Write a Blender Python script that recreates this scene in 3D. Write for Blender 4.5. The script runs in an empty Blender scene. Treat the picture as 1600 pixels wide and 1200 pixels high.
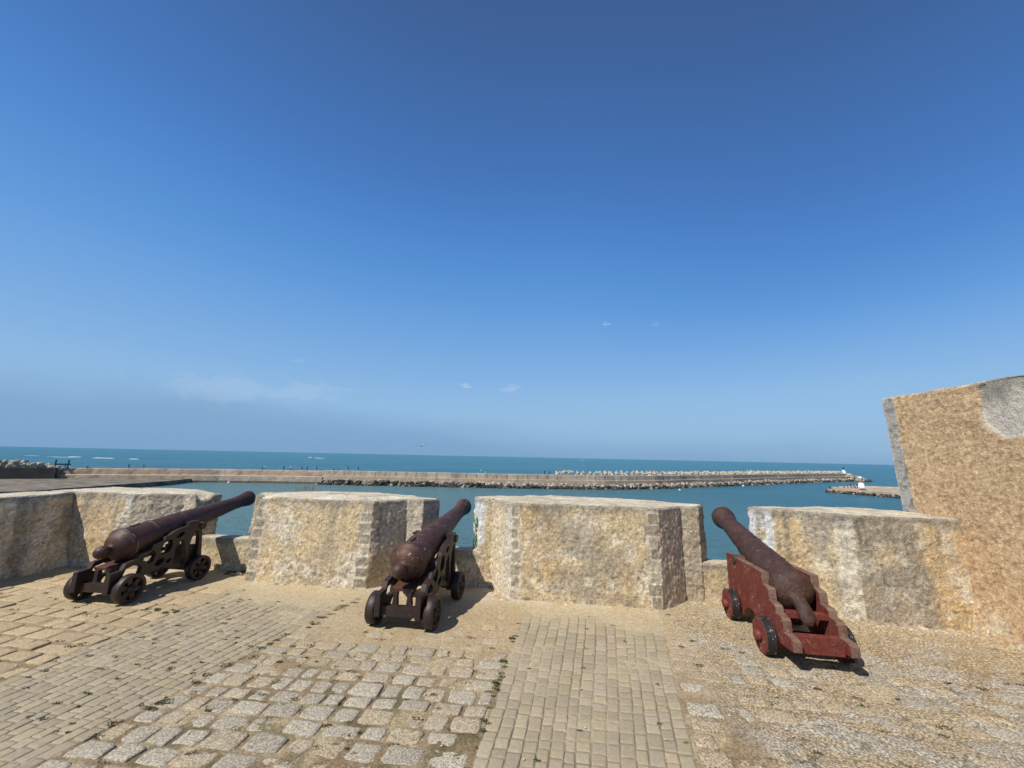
import bpy, bmesh, math, random
import numpy as np
from mathutils import Vector, Matrix, noise as mnoise
random.seed(7); rng = np.random.default_rng(11)
SC = bpy.context.scene; COL = SC.collection
R = math.radians

# ------------------------------------------------------------------ frame of the parapet: s along it, n outwards (to the sea)
CS, SN = .991, .135
def W(s, n, z=0.0): return (s*CS + n*SN, 5.06 - s*SN + n*CS, z)
WALL_ROT = -math.atan2(SN, CS)
SEA = -10.8

# ------------------------------------------------------------------ numpy noise
def _hash(ix, iy, iz, seed):
    h = (ix*374761393 + iy*668265263 + iz*1274126177 + seed*974711) & 0xFFFFFFFF
    h = ((h ^ (h >> 13))*1274126177) & 0xFFFFFFFF
    h = ((h ^ (h >> 16))*2246822519) & 0xFFFFFFFF
    return ((h ^ (h >> 15)) & 0xFFFFFF)/float(0xFFFFFF)
def vnoise(p, seed=0):
    p = np.asarray(p, dtype=np.float64)
    f0 = np.floor(p).astype(np.int64); t = p - f0; t = t*t*t*(t*(t*6-15)+10)
    out = 0
    for dx in (0, 1):
        for dy in (0, 1):
            for dz in (0, 1):
                w = (t[:, 0] if dx else 1-t[:, 0])*(t[:, 1] if dy else 1-t[:, 1])*(t[:, 2] if dz else 1-t[:, 2])
                out = out + w*_hash(f0[:, 0]+dx, f0[:, 1]+dy, f0[:, 2]+dz, seed)
    return out*2-1
def fbm(p, scale=1.0, octv=4, seed=0, gain=.5):
    p = np.asarray(p)*scale; a = 1; s = 0; tot = 0
    for o in range(octv):
        s = s + a*vnoise(p*(2.03**o)+o*17.3, seed+o*13); tot += a; a *= gain
    return s/tot
def pebble(P, sc, seed):
    a = np.abs(vnoise(P*sc, seed)); b = np.abs(vnoise(P*sc*1.9+5, seed+3)); return 1.2*np.sqrt(a) + .6*np.sqrt(b) - 1.0
def sstep(a, b, x): t = np.clip((x-a)/(b-a), 0, 1); return t*t*(3-2*t)
def mixc(a, b, t): t = np.clip(t, 0, 1)[:, None]; return a*(1-t) + np.array(b)[None, :]*t

# ------------------------------------------------------------------ linking, tagging
def link(o, parent=None):
    COL.objects.link(o)
    if parent is not None: o.parent = parent
    return o
def tag(o, label=None, cat=None, group=None, kind=None):
    if label: o['label'] = label
    if cat: o['category'] = cat
    if group: o['group'] = group
    if kind: o['kind'] = kind
    return o
def empty(name, loc=(0, 0, 0), rz=0.0):
    o = bpy.data.objects.new(name, None); o.location = loc; o.rotation_euler = (0, 0, rz); o.empty_display_size = .2
    return link(o)
def mesh_np(name, verts, faces, mat=None, parent=None, col=None, smooth=True, attrs=None):
    me = bpy.data.meshes.new(name)
    verts = np.asarray(verts, dtype=np.float32)
    if isinstance(faces, np.ndarray):
        k = faces.shape[1]; nf = len(faces)
        me.vertices.add(len(verts)); me.vertices.foreach_set('co', verts.ravel())
        me.loops.add(nf*k); me.loops.foreach_set('vertex_index', faces.astype(np.int32).ravel())
        me.polygons.add(nf); me.polygons.foreach_set('loop_start', np.arange(0, nf*k, k, dtype=np.int32))
        me.polygons.foreach_set('loop_total', np.full(nf, k, dtype=np.int32))
        me.update(calc_edges=True); me.validate()
    else:
        me.from_pydata([tuple(v) for v in verts], [], [tuple(f) for f in faces]); me.update()
    if smooth: me.polygons.foreach_set('use_smooth', np.ones(len(me.polygons), dtype=bool))
    if col is not None:
        a = me.color_attributes.new('Col', 'FLOAT_COLOR', 'POINT')
        c4 = np.ones((len(verts), 4), dtype=np.float32); c4[:, :3] = col
        a.data.foreach_set('color', c4.ravel())
    for k2, v2 in (attrs or {}).items():
        a = me.attributes.new(k2, 'FLOAT', 'POINT'); a.data.foreach_set('value', np.asarray(v2, dtype=np.float32))
    if mat is not None:
        for m in (mat if isinstance(mat, (list, tuple)) else [mat]): me.materials.append(m)
    return link(bpy.data.objects.new(name, me), parent)
def obj_bm(name, bm, mat=None, parent=None, smooth=False, bevel=0.0):
    if bevel > 0:
        bmesh.ops.bevel(bm, geom=[e for e in bm.edges if len(e.link_faces) == 2 and e.calc_face_angle(0) > .6], offset=bevel, segments=2, profile=.6, affect='EDGES', clamp_overlap=True)
    me = bpy.data.meshes.new(name); bm.to_mesh(me); bm.free()
    if smooth:
        for p in me.polygons: p.use_smooth = True
    if mat is not None:
        for m in (mat if isinstance(mat, (list, tuple)) else [mat]): me.materials.append(m)
    return link(bpy.data.objects.new(name, me), parent)

# ------------------------------------------------------------------ materials
def nt(name):
    m = bpy.data.materials.new(name); m.use_nodes = True; t = m.node_tree
    b = next(n for n in t.nodes if n.type == 'BSDF_PRINCIPLED')
    return m, t, b
def node(t, typ, **kw):
    n = t.nodes.new(typ)
    for k, v in kw.items():
        if k.startswith('_'): setattr(n, k[1:], v)
        else:
            key = k.replace('__', ' ')
            n.inputs[key].default_value = v
    return n
def ramp(t, src, p0, p1, c0=(0, 0, 0, 1), c1=(1, 1, 1, 1)):
    r = t.nodes.new('ShaderNodeValToRGB'); r.color_ramp.elements[0].position = p0; r.color_ramp.elements[1].position = p1
    r.color_ramp.elements[0].color = c0; r.color_ramp.elements[1].color = c1
    t.links.new(src, r.inputs[0]); return r
def mix(t, fac, a, b, mode='MIX'):
    n = t.nodes.new('ShaderNodeMix'); n.data_type = 'RGBA'; n.blend_type = mode
    for sock, v in ((n.inputs[0], fac), (n.inputs[6], a), (n.inputs[7], b)):
        if hasattr(v, 'links') or hasattr(v, 'is_linked'): t.links.new(v, sock)
        else: sock.default_value = v if not isinstance(v, tuple) else (v + (1,) if len(v) == 3 else v)
    return n.outputs[2]
def tnoise(t, co, scale, detail=4, rough=.55, dist=0):
    n = node(t, 'ShaderNodeTexNoise', Scale=scale, Detail=detail, Roughness=rough, Distortion=dist)
    t.links.new(co, n.inputs['Vector']); return n.outputs['Fac']
def bump(t, b, h, strength, dist, prev=None):
    n = node(t, 'ShaderNodeBump', Strength=strength, Distance=dist); t.links.new(h, n.inputs['Height'])
    if prev is not None: t.links.new(prev.outputs[0], n.inputs['Normal'])
    t.links.new(n.outputs[0], b.inputs['Normal']); return n
def geo_pos(t): return t.nodes.new('ShaderNodeNewGeometry').outputs['Position']
def obj_co(t): return t.nodes.new('ShaderNodeTexCoord').outputs['Object']

def mat_masonry(name, fine=90, contrast=.35, b1=.9, pit=.5, spec=.25, speck=None):
    """colour comes from the Col attribute (stone, plaster, lichen), broken up by grain; relief from bumps"""
    m, t, b = nt(name); co = geo_pos(t)
    at = t.nodes.new('ShaderNodeAttribute'); at.attribute_name = 'Col'
    g1 = tnoise(t, co, fine, 6, .7); g2 = tnoise(t, co, fine*.36, 5, .65)
    r1 = ramp(t, g1, .28, .72, (1-contrast*.9,)*3+(1,), (1+contrast*.9,)*3+(1,))
    r2 = ramp(t, g2, .3, .7, (1-contrast*.85,)*3+(1,), (1+contrast*.75,)*3+(1,))
    c = mix(t, 1.0, at.outputs['Color'], r1.outputs[0], 'MULTIPLY'); c = mix(t, 1.0, c, r2.outputs[0], 'MULTIPLY')
    if speck:
        v = node(t, 'ShaderNodeTexNoise', Scale=speck, Detail=2, Roughness=.5); t.links.new(co, v.inputs['Vector'])
        rs = ramp(t, v.outputs['Fac'], .40, .62, (.45, .44, .43, 1), (1.25, 1.25, 1.27, 1))
        ms = t.nodes.new('ShaderNodeAttribute'); ms.attribute_name = 'grit'
        c2 = mix(t, 1.0, c, rs.outputs[0], 'MULTIPLY'); c = mix(t, ms.outputs['Fac'], c, c2)
    t.links.new(c, b.inputs['Base Color'])
    b.inputs['Roughness'].default_value = .92; b.inputs['Specular IOR Level'].default_value = spec
    h1 = tnoise(t, co, fine*.30, 12, .78); vo = node(t, 'ShaderNodeTexVoronoi', Scale=fine*.8); t.links.new(co, vo.inputs['Vector'])
    h3 = tnoise(t, co, fine*.075, 6, .62)
    p = bump(t, b, h1, b1*.8, .022, None); bump(t, b, vo.outputs['Distance'], pit*.6, .010, p)
    return m
M_PLASTER = mat_masonry('plaster', 100, .40, .95, .7)
M_ROUGHCAST = mat_masonry('roughcast', 75, .36, 1.0, .8)
M_STONE = mat_masonry('paving_stone', 120, .26, .5, .2, speck=95)
M_BRICK = mat_masonry('paving_brick', 120, .16, .35, .15)
M_SAND = mat_masonry('sandy_ground', 75, .30, .8, .35, speck=70)
M_JETTY = mat_masonry('jetty_stone', 1.6, .25, .3, .2)

def mat_paint(name, base, rough=.5, chips=0.0, chipcol=(.45, .38, .32), rust=(.10, .045, .025), scale=9, bumpy=.5, spec=.4, grain=False, streak=0):
    m, t, b = nt(name); co = obj_co(t)
    n1 = tnoise(t, co, scale, 6, .65); n2 = tnoise(t, co, scale*7, 5, .7)
    c = mix(t, ramp(t, n1, .38, .68).outputs[0], base, rust)
    r2 = ramp(t, n2, .3, .75, (.65, .65, .65, 1), (1.25, 1.25, 1.25, 1)); c = mix(t, 1.0, c, r2.outputs[0], 'MULTIPLY')
    if chips > 0:
        mp = node(t, 'ShaderNodeMapping'); t.links.new(co, mp.inputs['Vector']); mp.inputs['Scale'].default_value = (1, .45 if streak else .8, 1)
        n3 = tnoise(t, mp.outputs[0], scale*(5.5 if streak else 4.0), 3, .6, .6); n4 = tnoise(t, co, scale*.55, 3, .6)
        mm = t.nodes.new('ShaderNodeMath'); mm.operation = 'MULTIPLY'
        t.links.new(ramp(t, n3, .735-chips*.12, .765-chips*.12).outputs[0], mm.inputs[0]); t.links.new(ramp(t, n4, .42, .56).outputs[0], mm.inputs[1])
        c = mix(t, mm.outputs[0], c, chipcol)
    if streak:
        wv = node(t, 'ShaderNodeTexNoise', Scale=scale*1.6, Detail=3, Roughness=.6); t.links.new(co, wv.inputs['Vector'])
        ad = t.nodes.new('ShaderNodeVectorMath'); ad.operation = 'MULTIPLY_ADD'; t.links.new(wv.outputs['Color'], ad.inputs[0]); ad.inputs[1].default_value = (.12, .12, .12); t.links.new(co, ad.inputs[2])
        for sc_, th_, sd_ in ((15, .020, .53), (31, .028, .56)):
            ve = node(t, 'ShaderNodeTexVoronoi', Scale=sc_, _feature='DISTANCE_TO_EDGE'); t.links.new(ad.outputs[0], ve.inputs['Vector'])
            nm = tnoise(t, co, sc_*.42, 4, .7); mk = t.nodes.new('ShaderNodeMath'); mk.operation = 'MULTIPLY'
            t.links.new(ramp(t, ve.outputs['Distance'], th_*.4, th_, (1, 1, 1, 1), (0, 0, 0, 1)).outputs[0], mk.inputs[0]); t.links.new(ramp(t, nm, sd_, sd_+.08).outputs[0], mk.inputs[1])
            c = mix(t, mk.outputs[0], c, chipcol)
    t.links.new(c, b.inputs['Base Color']); b.inputs['Specular IOR Level'].default_value = spec
    rr = ramp(t, n2, .3, .7, (rough-.08,)*3+(1,), (rough+.15,)*3+(1,)); t.links.new(rr.outputs[0], b.inputs['Roughness'])
    p = bump(t, b, n1, bumpy, .01); bump(t, b, n2, bumpy, .003, p)
    return m
M_IRON = mat_paint('brown_painted_iron', (.021, .0125, .011), .5, .3, (.30, .24, .20), (.045, .021, .016), 8, .35, .5)
M_BARREL = mat_paint('rusty_brown_barrel', (.043, .0225, .0175), .52, .75, (.38, .28, .22), (.105, .042, .024), 9, .9, .4)
M_BARREL1 = mat_paint('dark_brown_barrel', (.040, .021, .017), .5, .12, (.30, .20, .16), (.090, .036, .022), 9, .75, .42)
M_BARREL3 = mat_paint('corroded_barrel', (.042, .022, .017), .55, .6, (.34, .25, .22), (.095, .042, .027), 14, 1.3, .35)
M_RED = mat_paint('red_painted_wood', (.138, .026, .019), .68, .45, (.38, .29, .23), (.165, .042, .029), 7, .5, .3, streak=1)
M_REDHUB = mat_paint('red_hub', (.16, .030, .024), .55, .05, (.4, .3, .25), (.15, .036, .028), 9, .4, .3)
M_WORN = mat_paint('worn_grey_wood', (.21, .145, .105), .85, .5, (.36, .29, .23), (.13, .055, .04), 11, .9, .2, streak=1)
M_TREAD = mat_paint('black_tread_flaking', (.018, .017, .017), .6, 1.0, (.50, .48, .45), (.03, .026, .024), 10, .6, .3)
M_DARK = mat_paint('dark_slit', (.010, .008, .007), .7, 0, rust=(.014, .009, .007), spec=.2)
M_LINE = mat_paint('pale_scratch', (.34, .30, .28), .6, 0, rust=(.30, .25, .22), spec=.2)
M_GRAFF = mat_paint('green_spray_paint', (.012, .105, .040), .6, .0, rust=(.02, .16, .07), scale=25, spec=.2)

def mat_flat(name, c, rough=.8, var=.25, scale=3, spec=.2):
    m, t, b = nt(name); co = obj_co(t)
    n1 = tnoise(t, co, scale, 5, .6)
    r = ramp(t, n1, .3, .7, tuple(x*(1-var) for x in c)+(1,), tuple(min(1, x*(1+var)) for x in c)+(1,))
    t.links.new(r.outputs[0], b.inputs['Base Color']); b.inputs['Roughness'].default_value = rough; b.inputs['Specular IOR Level'].default_value = spec
    bump(t, b, n1, .4, .05)
    return m
M_WHITE = mat_flat('white_paint', (.72, .74, .74)); M_BLUEW = mat_flat('pale_blue_paint', (.50, .66, .78)); M_TANB = mat_flat('tan_lantern', (.36, .24, .13))
M_WETROCK = mat_flat('dark_wet_rock', (.055, .050, .045), .6, .5, .8); M_PALEROCK = mat_flat('pale_concrete', (.44, .375, .285), .9, .25, 1.0)
M_BOULDER = mat_flat('pale_boulder', (.36, .32, .24), .9, .3, 1.0); M_METAL = mat_flat('dark_metal', (.03, .035, .04), .5)
M_SKIN = mat_flat('skin', (.26, .15, .10)); M_FOAM = mat_flat('sea_foam', (.75, .79, .80), .9, .08)
M_GULLG = mat_flat('grey_feathers', (.16, .17, .18)); M_GULLW = mat_flat('white_feathers', (.55, .57, .58))
CLOTH = {k: mat_flat('cloth_'+k, v, .9) for k, v in dict(black=(.015, .016, .02), navy=(.02, .03, .08), white=(.62, .62, .62), red=(.40, .03, .04), blue=(.05, .13, .32), grey=(.15, .15, .16), brown=(.10, .06, .04), pink=(.50, .22, .24), green=(.05, .12, .06)).items()}
M_GRASS, _t, _b = nt('weed_leaves')
_at = _t.nodes.new('ShaderNodeAttribute'); _at.attribute_name = 'Col'; _t.links.new(_at.outputs['Color'], _b.inputs['Base Color']); _b.inputs['Roughness'].default_value = .7

# water
def mat_sea():
    m, t, b = nt('sea_water'); co = geo_pos(t)
    mp = node(t, 'ShaderNodeMapping'); mp.inputs['Scale'].default_value = (.006, .016, .01); t.links.new(co, mp.inputs['Vector'])
    n = tnoise(t, mp.outputs[0], 1.0, 5, .55, .4)
    c = ramp(t, n, .35, .66, (.032, .130, .184, 1), (.046, .166, .206, 1)).outputs[0]
    # the silty, greener shallows close under the fort and along the quay
    sx = t.nodes.new('ShaderNodeSeparateXYZ'); t.links.new(co, sx.inputs[0])
    md = t.nodes.new('ShaderNodeVectorMath'); md.operation = 'DISTANCE'; md.inputs[1].default_value = (-95, 95, SEA); t.links.new(co, md.inputs[0])
    sh = t.nodes.new('ShaderNodeMapRange'); sh.inputs['From Min'].default_value = 55; sh.inputs['From Max'].default_value = 190; sh.inputs['To Min'].default_value = 1; sh.inputs['To Max'].default_value = 0
    t.links.new(md.outputs['Value'], sh.inputs['Value'])
    c = mix(t, sh.outputs[0], c, (.105, .200, .212))
    t.links.new(c, b.inputs['Base Color'])
    b.inputs['Roughness'].default_value = .32; b.inputs['IOR'].default_value = 1.33; b.inputs['Specular IOR Level'].default_value = .22
    mp2 = node(t, 'ShaderNodeMapping'); mp2.inputs['Scale'].default_value = (.35, .6, 1); mp2.inputs['Rotation'].default_value = (0, 0, .5); t.links.new(co, mp2.inputs['Vector'])
    w = tnoise(t, mp2.outputs[0], 1.0, 8, .68, .3); bump(t, b, w, 1.0, 1.5)
    return m
M_SEA = mat_sea()

# ------------------------------------------------------------------ rough masonry walls
def rough_wall(name, base, top, H, res, colf, mat, parent=None, dome=0.0, amp=(.013, .0068), dents=(), z0=-.06, topnoise=.012, rnd=.022, edgewear=.0, frame='wall', seed=3):
    """closed plan polygon (counter-clockwise from above) in wall coordinates; rings rise from z0 to H, then close over the top"""
    base = np.array(base, float); top = np.array(top, float); N = len(base)
    pts_b, pts_t, eid, d0, d1 = [], [], [], [], []
    for i in range(N):
        a, b2 = base[i], base[(i+1) % N]; at, bt = top[i], top[(i+1) % N]
        L = np.linalg.norm(b2-a); k = max(1, int(round(L/res)))
        for j in range(k):
            t = j/k; pts_b.append(a+(b2-a)*t); pts_t.append(at+(bt-at)*t); eid.append(i); d0.append(L*t); d1.append(L*(1-t))
    pb = np.array(pts_b); pt = np.array(pts_t); eid = np.array(eid); d0 = np.array(d0); d1 = np.array(d1); M = len(pb)
    tan = np.roll(pb, -1, 0) - np.roll(pb, 1, 0); nrm = np.stack([tan[:, 1], -tan[:, 0]], 1); nrm /= np.linalg.norm(nrm, axis=1)[:, None]
    cen = pt.mean(0)
    rings = []; zs = list(np.arange(z0, H-rnd*1.2, res)) + [H-rnd, H-rnd*.45, H-rnd*.1]
    ins = [0]*(len(zs)-3) + [0.0, rnd*.3, rnd*.75]
    V, E_, Z_, D0, D1, side, NR = [], [], [], [], [], [], []
    for z, ii in zip(zs, ins):
        f = max(0, z)/H; q = pb + (pt-pb)*f - nrm*ii
        V.append(np.column_stack([q, np.full(M, z)])); NR.append(np.column_stack([nrm, np.zeros(M)])); side.append(np.ones(M)); E_.append(eid); D0.append(d0); D1.append(d1)
    fr = [.985, .96, .92, .87, .8, .7, .58, .45, .3, .15, .03]
    for k in fr:
        q = cen + (pt - nrm*rnd - cen)*k
        V.append(np.column_stack([q, np.full(M, H + dome*(1-k*k))])); NR.append(np.column_stack([np.zeros((M, 2)), np.ones(M)])); side.append(np.zeros(M)); E_.append(eid); D0.append(d0); D1.append(d1)
    nr = len(V); V = np.concatenate(V); NR = np.concatenate(NR); side = np.concatenate(side); E_ = np.concatenate(E_); D0 = np.concatenate(D0); D1 = np.concatenate(D1)
    P0 = V.copy()
    off = amp[0]*fbm(P0, 3.2, 3, seed) + amp[1]*(pebble(P0, 21, seed+5)*1.4 + fbm(P0, 9, 2, seed+6)*.6)
    offt = topnoise*fbm(P0, 5, 4, seed+9, .6)
    V = V + NR*np.where(side > .5, off, offt)[:, None]
    # worn arris: the upper edge wanders
    nearTop = np.where(side > .5, sstep(H-.10, H, P0[:, 2]), 1.0)
    V[:, 2] += nearTop*(.019*fbm(np.column_stack([P0[:, :2], P0[:, 2]*0]), 2.4, 5, seed+21, .6))*(1 if H > .6 else .5)
    corner = np.exp(-np.minimum(D0, D1)/.04)*side
    V[:, :2] -= NR[:, :2]*(corner*np.maximum(0, fbm(P0, 9, 3, seed+31))*.045)[:, None]
    for (ds, dn, dz, r, depth) in dents:
        d = np.sqrt(((P0-np.array([ds, dn, dz]))**2).sum(1)); w = sstep(r, r*.55, d)
        V[:, 2] -= w*depth*(1+.3*fbm(P0, 12, 2, 77)); V[:, :2] -= NR[:, :2]*(w*depth*.25)[:, None]
    col = colf(P0, E_, D0, D1, side, H)
    grain = .19*vnoise(P0*44, seed+50) + .09*vnoise(P0*21, seed+51) + .10*rng.normal(size=len(P0)); pit_shade = sstep(.52, .75, vnoise(P0*33, seed+52))*side  # dark of small shaded pits, put into the colour at random spots
    col = np.clip(col*(1+np.where(side > .5, grain, grain*.6))[:, None], .01, .8); col = mixc(col, (.16, .125, .085), .6*pit_shade)
    F = []
    idx = np.arange(M); nx = np.roll(idx, -1)
    for r in range(nr-1):
        F.append(np.column_stack([r*M+idx, r*M+nx, (r+1)*M+nx, (r+1)*M+idx]))
    F = np.concatenate(F)
    if frame == 'wall':
        X = V[:, 0]*CS + V[:, 1]*SN; Y = 5.06 - V[:, 0]*SN + V[:, 1]*CS; V = np.column_stack([X, Y, V[:, 2]])
    o = mesh_np(name, V, F, mat, parent, col, True)
    # centre cap
    return o

SAND = np.array([.600, .470, .285]); GREY = (.285, .255, .205); LIME = (.68, .61, .48); OCHRE = (.53, .360, .175); DARKST = (.135, .115, .085); WHITEW = (.66, .67, .66); QUOIN = (.40, .345, .26)
def base_plaster(P, seed, ochre=.35, grey=.35, lime=.3):
    c = np.tile(SAND, (len(P), 1))
    st = P*np.array([1, 1, .35])
    c = mixc(c, OCHRE, .6*ochre*sstep(-.05, .45, fbm(st, 2.1, 4, seed)))
    c = mixc(c, GREY, grey*sstep(.0, .42, fbm(st, 3.0, 5, seed+4, .6))*1.2)
    c = mixc(c, LIME, 1.2*lime*sstep(.0, .4, fbm(P, 5.5, 4, seed+8, .6))*1.2)
    c = mixc(c, DARKST, .55*sstep(.28, .55, fbm(P, 17, 3, seed+12, .65)))
    return c
def quoin(c, P, sel, dist, seed, w=.13, course=.135, tone=QUOIN, amt=.9):
    row = np.floor(P[:, 2]/course + .2*fbm(P, 1.3, 2, seed)); wr = w*(.75 + .5*_hash(row.astype(np.int64), np.int64(3)+0*row.astype(np.int64), 0*row.astype(np.int64), seed))
    m = sel*(dist < wr + .012*fbm(P, 30, 2, seed+2))
    fz = P[:, 2]/course + .2*fbm(P, 1.3, 2, seed) - row
    mort = (np.abs(fz-.5) > .40) | (np.abs(dist-wr) < .012)
    hv = _hash(row.astype(np.int64), 0*row.astype(np.int64)+7, 0*row.astype(np.int64), seed+5)
    c = mixc(c, tone, m*amt)
    c = np.where((m > 0)[:, None], c*(.68+.48*hv)[:, None], c)
    return mixc(c, LIME, (m*mort)*.9)
def weather_top(c, P, side, H, seed, amt=.8):
    dz = H - P[:, 2]
    fall = .10 + .16*np.maximum(0, fbm(P*np.array([1, 1, .15]), 6, 3, seed+40))
    t = side*np.clip(1-dz/np.maximum(fall, .02), 0, 1)
    c = mixc(c, GREY, amt*t); c = mixc(c, DARKST, .55*amt*t*sstep(-.1, .4, fbm(P, 9, 4, seed+41)))
    stk = side*sstep(.05, .35, fbm(P*np.array([1, 1, .07]), 8, 4, seed+70, .65))*sstep(.85, .0, dz+.3*fbm(P*np.array([1, 1, .1]), 5, 2, seed+71)); c = mixc(c, GREY, .7*amt*stk); c = mixc(c, DARKST, .30*amt*stk*sstep(.0, .4, fbm(P, 11, 4, seed+72, .7)))
    tp = 1-side
    c = np.where(tp[:, None] > .5, mixc(mixc(np.tile(np.array([.55, .475, .345]), (len(P), 1)), LIME, .8*sstep(-.1, .35, fbm(P, 3.5, 4, seed+44))), (.33, .285, .21), .85*sstep(.02, .4, fbm(P, 7, 5, seed+47, .7))), c)
    return c
def foot(c, P, side, seed):
    t = side*np.clip(1-P[:, 2]/.10, 0, 1)
    return mixc(c, (.60, .50, .36), .55*t*sstep(-.2, .3, fbm(P, 8, 3, seed+60)))
def joint_lines(c, P, sel, course, seed, amt=.7, tone=(.22, .19, .15)):
    fz = P[:, 2]/course + .15*fbm(P, 2, 2, seed); f = fz-np.floor(fz)
    return mixc(c, tone, sel*(np.abs(f-.5) > .44)*amt)

RES = .0165
def col_m3(P, e, d0, d1, side, H):
    c = base_plaster(P, 100, .45, .40, .45)
    s = P[:, 0]
    c = mixc(c, GREY, .60*sstep(.25, 0, np.abs(s-1.05)-.35)*sstep(-.25, .3, fbm(P, 4, 4, 105, .6))*(e == 0))
    c = mixc(c, LIME, .7*(e == 0)*sstep(.09, .02, np.abs(s-.98-.04*fbm(P, 2, 2, 3)))*sstep(-.1, .25, fbm(P, 5, 3, 107)))
    c = mixc(c, OCHRE, .5*(e == 0)*sstep(.5, .1, np.abs(s-.3))*sstep(-.2, .4, fbm(P, 3, 3, 108)))
    c = quoin(c, P, (e == 0), d1, 111, .15); c = quoin(c, P, (e == 0), d0, 112, .12)
    c = mixc(c, (.50, .47, .41), .9*(e == 9)*(d1 < .1)); c = mixc(c, LIME, .35*(e == 9))
    c = mixc(c, (.58, .48, .37), .75*(e == 1)); c = joint_lines(c, P, (e == 2)|(e == 3), .17, 5)  # flank away from the sun: shade lifted by a lighter painted tone
    c = mixc(c, QUOIN, .7*((e == 2)|(e == 3))); c = joint_lines(c, P, (e == 2)|(e == 3), .17, 5, .6)
    wl = (e == 7)*sstep(.47, .5, P[:, 2]); c = mixc(c, WHITEW, .9*wl*sstep(-.55, -.2, fbm(P, 7, 3, 77))); c = mixc(c, (.47, .56, .50), .45*wl*sstep(0, .3, fbm(P, 9, 2, 78)))
    wl2 = (e == 8)*sstep(.5, .56, P[:, 2])*(d0 < .07+.04*fbm(P, 9, 3, 79)); c = mixc(c, WHITEW, .85*wl2)
    c = joint_lines(c, P, (e == 8), .14, 8, .35, (.55, .43, .28))
    return foot(weather_top(c, P, side, H, 100), P, side, 100)
def col_m2(P, e, d0, d1, side, H):
    c = base_plaster(P, 200, .22, .35, .55)
    c = quoin(c, P, (e == 0), d1, 211, .15); c = quoin(c, P, (e == 0)*(P[:, 2] < .95), d0, 212, .13)
    c = mixc(c, (.58, .47, .34), .75*(e == 1)); c = mixc(c, OCHRE, .5*(e == 1)*sstep(.6, .1, P[:, 2]))  # right flank tone paints in the soft fill its shade lacks
    c = mixc(c, (.58, .50, .38), .7*(e == 2)); c = mixc(c, QUOIN, .8*(e == 3)); c = joint_lines(c, P, (e == 3), .2, 6, .5, (.5, .45, .36))
    c = mixc(c, QUOIN, .6*((e == 7)|(e == 8)|(e == 9))); c = joint_lines(c, P, (e >= 7), .14, 9, .5, (.25, .21, .16))
    return foot(weather_top(c, P, side, H, 200), P, side, 200)
def col_m1(P, e, d0, d1, side, H):
    c = base_plaster(P, 300, .7, .25, .4)
    c = mixc(c, (.53, .43, .28), .6*(e == 0)*sstep(.35, .1, d0)); c = mixc(c, WHITEW, .55*(e == 0)*(d1 < .13+.04*fbm(P, 6, 3, 31)))
    c = quoin(c, P, (e == 0)*(P[:, 2] < .9), d1, 311, .14, .12, (.5, .46, .38), .7)
    c = mixc(c, (.56, .475, .37), .75*(e == 1)); c = mixc(c, (.60, .53, .40), .75*(e == 2)); c = mixc(c, QUOIN, .6*(e == 3))  # lighter colour on the unlit flank stands in for fill light
    return foot(weather_top(c, P, side, H, 300, .9), P, side, 300)
def col_m4(P, e, d0, d1, side, H):
    c = base_plaster(P, 400, .35, .45, .5); s = P[:, 0]
    st = P*np.array([1, 1, .22])
    c = mixc(c, GREY, .85*(e == 0)*sstep(.86, .58, (s-3.9)+.22*fbm(st, 5, 5, 41, .65))*sstep(-.40, .25, fbm(P, 4.2, 6, 402, .7)))
    c = mixc(c, DARKST, .8*(e == 0)*sstep(-.02, .30, fbm(st, 6.5, 6, 404, .75))*sstep(.1, .5, P[:, 2])*sstep(.9, .55, s-3.9+.2*fbm(st, 4, 4, 405)))
    c = mixc(c, (.52, .48, .40), .7*(e == 0)*sstep(.08, .35, fbm(P, 11, 5, 409, .75)))
    c = mixc(c, OCHRE, .65*(e == 0)*sstep(.70, .80, s-3.9+.06*fbm(P, 5, 3, 44)))
    c = mixc(c, LIME, .6*(e == 0)*sstep(.74, .82, s-3.9)*sstep(0, .4, fbm(P, 6, 4, 45)))
    q = (e == 7)*(d1 < .19+.05*fbm(P, 5, 3, 46)); c = mixc(c, (.60, .54, .42), .85*q); c = mixc(c, (.33, .30, .26), q*.7*sstep(.1, .4, fbm(P, 13, 3, 47)))
    c = mixc(c, GREY, .7*(e == 7)*(d1 > .19)*sstep(-.15, .3, fbm(st, 4, 4, 48))); c = mixc(c, OCHRE, .5*(e == 7)*(d0 < .1))
    c = mixc(c, WHITEW, .92*(e == 5)*sstep(-.6, -.25, fbm(P, 6, 3, 49))); c = joint_lines(c, P, (e == 5), .15, 50, .55, (.42, .42, .42))
    c = mixc(c, OCHRE, .4*(e == 6))
    return foot(weather_top(c, P, side, H, 400, 1.0), P, side, 400)
def col_sill(P, e, d0, d1, side, H):
    c = base_plaster(P, 500, .35, .2, .5); c = joint_lines(c, P, (e == 0)*(P[:, 2] > .3), .16, 51, .4, (.3, .26, .2))
    c = mixc(c, QUOIN, .8*side*(P[:, 2] > H-.09))
    return foot(weather_top(c, P, side, H, 500, .5), P, side, 500)
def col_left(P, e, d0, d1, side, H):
    c = base_plaster(P, 600, .55, .3, .4)*1.25; st = P*np.array([1, 1, .2])  # base brightened: bounced light on the shaded face, put into the colour
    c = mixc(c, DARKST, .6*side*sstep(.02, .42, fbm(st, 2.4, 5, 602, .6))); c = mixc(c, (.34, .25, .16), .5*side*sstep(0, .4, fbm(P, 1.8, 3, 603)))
    return weather_top(c, P, side, H, 600, 1.0)

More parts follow.
